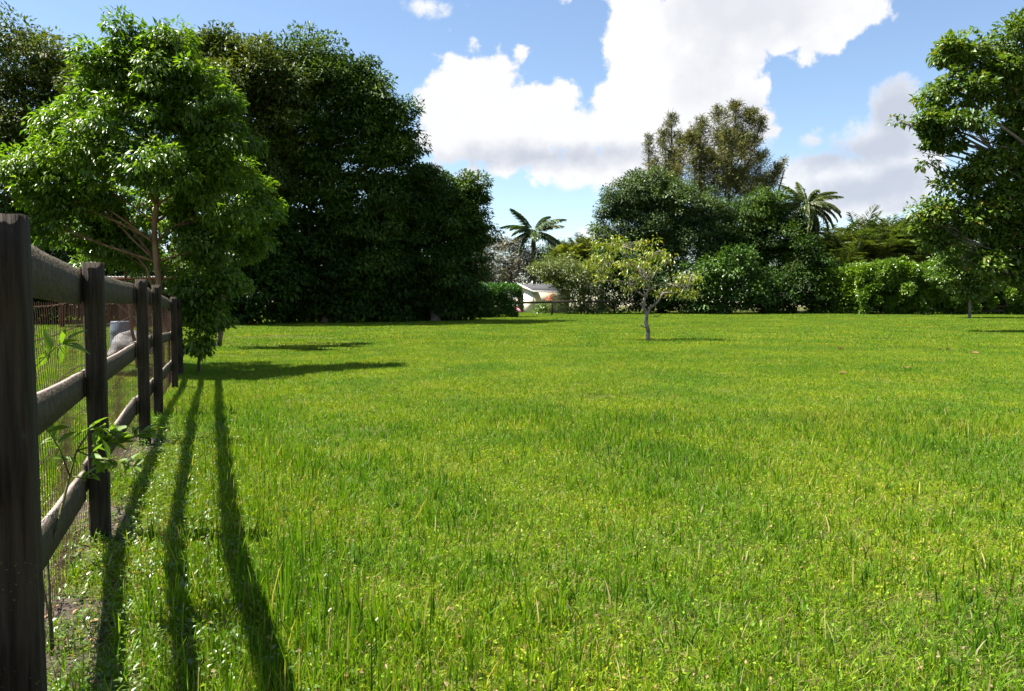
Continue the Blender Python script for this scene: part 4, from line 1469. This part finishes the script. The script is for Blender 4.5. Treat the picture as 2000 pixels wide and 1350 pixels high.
# big tree at the right edge
tree('rosette_leaved_tree', 'large tree with broad clustered leaves filling the right edge of the view', 'tree', 2090, 31,
     [(l[0], l[1], l[2] * .84, l[3] * .84) + tuple(l[4:]) for l in [(1850, 105, 42, 34), (1905, 110, 50, 45), (1985, 75, 50, 42), (1950, 140, 60, 50), (1832, 175, 40, 34), (1890, 185, 60, 44), (1985, 190, 60, 60), (1800, 232, 34, 22), (1845, 240, 52, 30), (1900, 235, 45, 22, -1),
      (1985, 250, 50, 40), (1808, 285, 26, 24), (1850, 280, 36, 24), (1900, 330, 55, 32), (1960, 320, 60, 44), (1870, 360, 40, 22), (1990, 390, 60, 60), (1920, 385, 60, 34), (1830, 405, 40, 24), (1880, 430, 60, 40), (1945, 440, 60, 44),
      (1825, 445, 34, 30), (1990, 470, 60, 50), (1850, 470, 40, 28), (1790, 415, 14, 10), (1925, 490, 50, 26), (1960, 528, 50, 26), (1900, 512, 46, 24), (2010, 520, 40, 40), (2060, 150, 80, 90), (2070, 320, 90, 90), (2080, 450, 90, 70), (1760, 238, 10, 8), (1812, 318, 10, 10)]],
     M['leaf_right'], M['bark_grey'], 56000, .20, .095, .36, 65, 0.27, trunk_top=at(2060, 150, 31), base_x=22.2, droop=.25, fill=.03, flat=.9, shell=(.35, 1.12), gap=.30)
tree('young_lawn_tree', 'slim young tree with bright green leaves standing in front of the hedge', 'tree', 1893, 49,
     [(1890, 520, 45, 28), (1860, 505, 36, 26), (1925, 510, 36, 28), (1895, 555, 40, 24), (1870, 480, 40, 22), (1900, 470, 34, 24), (1850, 545, 22, 16), (1930, 548, 24, 16), (1893, 575, 22, 14)],
     M['leaf_young'], M['bark_pale'], 13000, .20, .10, .42, 66, .10, trunk_top=at(1893, 500, 49), droop=.3)

# ------------------------------------------------------------------ far post-and-rail fence
def build_far_fence():
    rnd = random.Random(6)
    runs = [('low dark post-and-rail fence in front of the small shed', [(1006, 53.5), (1078, 56), (1135, 57.5), (1200, 58)], (0.98, 0.48)),
            ('weathered grey rail fence glimpsed under the hedge behind the young lawn tree', [(1868, 57.5), (1911, 57.5), (1958, 57.5)], (0.62, 0.30))]
    for lab, pts, rails in runs:
        P = [np.array(on_ground((px - 1000) / F_PX * Y, Y)) for px, Y in pts]
        root = thing('rail_fence', P[0], lab, 'fence', )
        for p in P:
            mb = MB()
            mb.box(p + np.array([0, 0, rails[0] * .5]), (.15, .15, rails[0] + .45), Matrix.Rotation(rnd.uniform(-.05, .05), 3, 'Y'))
            mb.build('post', M['post'], root)
        for a, b in zip(P[:-1], P[1:]):
            d = b - a
            ln = np.linalg.norm(d)
            rot = Vector(d).to_track_quat('X', 'Z').to_matrix()
            for z in rails[:1] if 'shed' in lab else rails:
                mb = MB()
                mb.box((a + b) / 2 + np.array([0, -.095, z + rnd.uniform(-.02, .02)]), (ln - .01, .035, .15), rot)
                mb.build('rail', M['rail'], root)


build_far_fence()

# ------------------------------------------------------------------ small shed
def build_shed():
    cream = plain_mat('cream_stucco', lambda T, v: T.mix(T.noise(v, 3.0, 4.0, 0.6), (0.66, 0.60, 0.44), (0.76, 0.71, 0.56)), 0.85, 0.2)
    white = plain_mat('white_trim_paint', lambda T, v: T.mix(T.noise(v, 8.0, 3.0), (0.70, 0.70, 0.68), (0.82, 0.82, 0.80)), 0.6, 0.3)
    shing = plain_mat('grey_shingle', lambda T, v: T.mix(T.noise(v, 12.0, 4.0, 0.7), (0.030, 0.030, 0.033), (0.065, 0.065, 0.07)), 0.9, 0.2)
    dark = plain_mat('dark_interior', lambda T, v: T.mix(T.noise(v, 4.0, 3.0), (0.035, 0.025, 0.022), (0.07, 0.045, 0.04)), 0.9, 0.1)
    Y = 61.5
    c0 = at(1041, 612, Y)
    c0[2] = gz(c0[0], Y) - .02
    g = np.array([-.62, .785, 0.0])        # along the gable wall, away from the near corner
    e = np.array([.785, .62, 0.0])         # along the eave wall
    up = np.array([0, 0, 1.0])
    Wd, Ln, He, Hr, th = 2.9, 3.6, 1.80, 2.28, .10
    root = thing('garden_shed', c0, 'small cream shed with a grey gable roof and open doorway beside the clipped hedge', 'shed')

    def P(a, b, z):
        return c0 + g * a + e * b + up * z

    def slab(mb, A, B, C, D, nrml, t):
        v = [A, B, C, D] + [x + np.asarray(nrml) * t for x in (A, B, C, D)]
        mb.add(np.array(v), [(0, 1, 2, 3), (7, 6, 5, 4), (0, 4, 5, 1), (1, 5, 6, 2), (2, 6, 7, 3), (3, 7, 4, 0)])
    d0, d1, dh = 1.15, 1.95, 1.5        # doorway
    mb = MB()
    slab(mb, P(0, 0, 0), P(d0, 0, 0), P(d0, 0, He), P(0, 0, He), e, th)
    slab(mb, P(d1, 0, 0), P(Wd, 0, 0), P(Wd, 0, He), P(d1, 0, He), e, th)
    slab(mb, P(d0, 0, dh), P(d1, 0, dh), P(d1, 0, He), P(d0, 0, He), e, th)
    mb.add(np.array([P(0, 0, He), P(Wd, 0, He), P(Wd / 2, 0, Hr), P(0, th, He), P(Wd, th, He), P(Wd / 2, th, Hr)]), [(0, 3, 5, 2), (1, 2, 5, 4)], [(0, 1, 2), (3, 5, 4)])
    slab(mb, P(0.001, th, 0), P(0.001, Ln, 0), P(0.001, Ln, He), P(0.001, th, He), g, th)
    slab(mb, P(Wd - th, th, 0), P(Wd - th, Ln, 0), P(Wd - th, Ln, He), P(Wd - th, th, He), g, th - .001)
    slab(mb, P(th, Ln - th, 0), P(Wd - th, Ln - th, 0), P(Wd - th, Ln - th, He), P(th, Ln - th, He), e, th)
    mb.build('wall', cream, root)
    mb = MB()
    oh = .22
    for s in (0, 1):
        a0 = -oh if s == 0 else Wd + oh
        ze = He - oh * (Hr - He) / (Wd / 2)
        slab(mb, P(a0, -oh, ze + .02), P(a0, Ln + oh, ze + .02), P(Wd / 2, Ln + oh, Hr + .02), P(Wd / 2, -oh, Hr + .02), up, .06)
    roof = mb.build('roof', shing, root)
    mb = MB()
    for s in (0, 1):
        a0 = -oh - .01 if s == 0 else Wd + oh + .01
        ze = He - oh * (Hr - He) / (Wd / 2)
        slab(mb, P(a0, -oh - .035, ze - .08), P(Wd / 2, -oh - .035, Hr - .08), P(Wd / 2, -oh - .035, Hr + .085), P(a0, -oh - .035, ze + .085), e, .03)
    mb.build('fascia', white, roof)
    mb = MB()
    slab(mb, P(-oh - .035, -oh, ze - .07), P(-oh - .035, Ln + oh, ze - .07), P(-oh - .035, Ln + oh, ze + .06), P(-oh - .035, -oh, ze + .06), g, .03)
    mb.build('gutter', white, roof)
    mb = MB()
    mb.tube([P(Wd * .4, .9, Hr - .1), P(Wd * .4, .9, Hr + .32)], [.05, .05], 8)
    mb.build('vent_pipe', white, roof)
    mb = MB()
    slab(mb, P(d0 + .02, .9, 0.02), P(d1 - .02, .9, 0.02), P(d1 - .02, .9, dh), P(d0 + .02, .9, dh), e, .03)  # dark panel sized to the doorway, painted as the shade inside
    mb.build('doorway_shade_panel', dark, root)
    mb = MB()
    for a, b, z0, z1 in ((d0 - .06, d0, 0, dh), (d1, d1 + .06, 0, dh), (d0 - .06, d1 + .06, dh, dh + .06)):
        slab(mb, P(a, -.02, z0), P(b, -.02, z0), P(b, -.02, z1), P(a, -.02, z1), e, .03)
    mb.build('door_frame', white, root)
    pink = plain_mat('pink_plastic', lambda T, v: (0.62, 0.22, 0.30), 0.45, 0.4)
    mb = MB()
    a_, b_ = P(1.1, -.35, .10), P(1.9, -.30, .45)
    dv = Vector(b_ - a_)
    mb.box((a_ + b_) / 2, (dv.length, .22, .03), dv.to_track_quat('X', 'Z').to_matrix())
    for sgn in (-1, 1):
        mb.box((a_ + b_) / 2 + np.array([0, 0, .04]) + np.array(dv.to_track_quat('X', 'Z').to_matrix() @ Vector((0, sgn * .11, 0))), (dv.length, .02, .09), dv.to_track_quat('X', 'Z').to_matrix())
    o = mb.build('toy_slide', pink, None)
    tag(o, 'small faded pink plastic slide leaning at the shed doorway', 'toy')
    # the house beyond the hedge at the right edge
    Yh = 72
    c = at(1996, 508, Yh)
    root = thing('white_house', on_ground(c[0] + 1.6, Yh), 'white wall corner of a house showing above the hedge at the right edge', 'house')
    gg = float(gz(c[0], Yh))
    mb = MB()
    top = at(1996, 502, Yh)[2]
    mb.box((c[0] + 3.2, Yh + 2.5, (gg + top) / 2), (8.0, 5.0, top - gg))
    mb.build('wall', white, root)
    mb = MB()
    x0, x1, y0, y1 = c[0] - 1.0, c[0] + 7.4, Yh - .2, Yh + 5.2
    v = [(x0, y0, top + .01), (x1, y0, top + .01), (x1, y1, top + .01), (x0, y1, top + .01), (x0, (y0 + y1) / 2, top + .9), (x1, (y0 + y1) / 2, top + .9)]
    mb.add(np.array(v), [(0, 1, 5, 4), (2, 3, 4, 5), (3, 2, 1, 0)], [(0, 4, 3), (1, 2, 5)])
    mb.build('roof', white, root)


build_shed()

# ------------------------------------------------------------------ neighbouring yard behind the fence
def build_yard():
    rust_p = plain_mat('rust_red_paint', lambda T, v: T.mix(T.noise(v, 6.0, 4.0, 0.6), (0.06, 0.020, 0.010), (0.13, 0.050, 0.022)), 0.8, 0.2)
    tin = plain_mat('galvanised_sheet', lambda T, v: T.mix(T.noise(v, 5.0, 4.0), (0.28, 0.30, 0.33), (0.42, 0.44, 0.47)), 0.5, 0.5)
    tarp = plain_mat('grey_tarp', lambda T, v: T.mix(T.sstep(T.noise(v, 4.0, 5.0, 0.6), .35, .65), (0.10, 0.092, 0.09), (0.27, 0.265, 0.26)), 0.75, 0.3)
    blue = plain_mat('faded_blue_plastic', lambda T, v: T.mix(T.noise(v, 5.0, 4.0), (0.05, 0.07, 0.10), (0.15, 0.18, 0.22)), 0.5, 0.4)
    Y = 35.0
    x0, x1 = (80 - 1000) / F_PX * Y, (352 - 1000) / F_PX * Y
    root = thing('open_carport', on_ground((x0 + x1) / 2, Y), 'open carport with rust-red posts and a galvanised roof behind the plank fence', 'carport')
    g = float(gz((x0 + x1) / 2, Y))
    zt = at(0, 541, Y - .3)[2]
    for px, yy in ((122, Y), (238, Y), (338, Y), (140, Y + 3.4), (240, Y + 3.4), (330, Y + 3.4)):
        x = (px - 1000) / F_PX * Y
        mb = MB()
        z0 = float(gz(x, yy)) - .1
        mb.box((x, yy, (z0 + zt) / 2 - .06), (.15, .15, zt - z0 - .12))
        mb.build('post', rust_p, root)
    mb = MB()
    nr = 44
    xs = np.linspace(x0 - .3, x1 + .2, nr * 4)
    zz = .018 * np.sin(np.arange(nr * 4) * math.pi / 2)
    v = []
    for yy, dz in ((Y - .45, 0), (Y + 3.9, -.22)):
        v.append(np.column_stack([xs, np.full(len(xs), yy), zt + dz + zz]))
    n = len(xs)
    mb.add(np.concatenate(v + [w + np.array([0, 0, .012]) for w in v]),
           [(i, i + 1, n + i + 1, n + i) for i in range(n - 1)] + [(2 * n + i, 3 * n + i, 3 * n + i + 1, 2 * n + i + 1) for i in range(n - 1)] + [(i, 2 * n + i, 2 * n + i + 1, i + 1) for i in range(n - 1)])
    rf = mb.build('roof', tin, root)
    mb = MB()
    mb.box(((x0 + x1) / 2, Y - .40, zt - .09), (x1 - x0 + .4, .05, .13))
    mb.build('beam', rust_p, root)
    # tarp-covered heap
    rng = np.random.default_rng(4)
    b = gp(258, 694)
    w = (300 - 216) / F_PX * b[1]
    hgt = (694 - 648) / F_PX * b[1]
    mb = MB()
    nu, nv = 22, 9
    v = []
    for i in range(nv):
        t = i / (nv - 1)
        for j in range(nu):
            a = j / nu * 2 * math.pi
            rr = (1 - t ** 2.6) ** .5 * (1 + .10 * math.sin(a * 3 + 1) + .06 * math.sin(a * 7 + t * 4) + .05 * math.sin(t * 9 + a * 2))
            v.append(b + np.array([math.cos(a) * w * .5 * rr, math.sin(a) * w * .45 * rr, hgt * (t * (1 + .12 * math.sin(a * 2 + .5))) - .02]))
    q = [(i * nu + j, i * nu + (j + 1) % nu, (i + 1) * nu + (j + 1) % nu, (i + 1) * nu + j) for i in range(nv - 1) for j in range(nu)]
    mb.add(np.array(v), q)
    o = mb.build('tarp_heap', tarp, None)
    tag(o, 'grey tarp-covered heap on the grass seen between the fence rails', 'tarp')
    # barrel
    Yb = 22.5
    p = np.array(on_ground((236 - 1000) / F_PX * Yb, Yb))
    root = thing('plastic_barrel', p, 'faded blue-grey barrel standing in the shade behind the tarp heap', 'barrel')
    mb = MB()
    hb = .95
    prof = [(0, .0), (.25, .0), (.27, .03), (.285, .25), (.30, .30), (.285, .35), (.29, .6), (.305, .65), (.29, .7), (.27, .92), (.25, .95), (.23, .93), (0, .93)]
    ns = 18
    rings = np.concatenate([p + np.stack([r * np.cos(np.arange(ns) * 2 * math.pi / ns), r * np.sin(np.arange(ns) * 2 * math.pi / ns), np.full(ns, z)], 1) for r, z in prof])
    mb.add(rings, [(i * ns + k, i * ns + (k + 1) % ns, (i + 1) * ns + (k + 1) % ns, (i + 1) * ns + k) for i in range(len(prof) - 1) for k in range(ns)])
    mb.build('drum', blue, root, True)
    mb = MB()
    mb.tube([p + np.array([.1, 0, .93]), p + np.array([.1, 0, .97])], [.05, .05], 8)
    mb.build('bung_cap', rust_p, root)


build_yard()

# ------------------------------------------------------------------ fallen leaves on the lawn
def build_litter():
    rnd = random.Random(9)
    spots = [(1853, 687, .20, 'curled brown fallen leaf farthest to the right on the lawn'), (1836, 686, .14, 'small brown fallen leaf beside the curled one on the lawn'),
             (1771, 724, .18, 'broad tan fallen leaf on the lawn nearer than the curled brown one'), (1646, 735, .15, 'orange-brown fallen leaf nearest the camera on the lawn'),
             (1641, 686, .17, 'small yellow fallen leaf on the lawn towards the yellowing tree'), (1905, 694, .18, 'pale tan fallen leaf at the lawn side below the young tree')]
    for px, py, s, lab in spots:
        p = gp(px, py)
        mb = MB()
        n = 9
        v = []
        for i in range(n):
            t = i / (n - 1)
            w = .32 * math.sin(math.pi * min(t * .93 + .05, 1)) ** .8
            for j in range(5):
                u = (j - 2) / 2
                v.append(((t - .5), u * w * (1 + .1 * rnd.uniform(-1, 1)), .55 * abs(u) ** 1.5 * w + .25 * (t - .5) ** 2 + rnd.uniform(-.02, .02)))
        v = np.array(v) * s
        v = v @ np.array(Matrix.Rotation(rnd.random() * 6.28, 3, 'Z') @ Matrix.Rotation(rnd.uniform(-.5, .5), 3, 'X')).T
        q = [(i * 5 + j, i * 5 + j + 1, (i + 1) * 5 + j + 1, (i + 1) * 5 + j) for i in range(n - 1) for j in range(4)]
        mb.add(v + p + np.array([0, 0, .055]), q)
        o = mb.build('fallen_leaf', M['dead_leaf'], None, True)
        tag(o, lab, 'leaf', 'fallen leaves on the lawn')


build_litter()
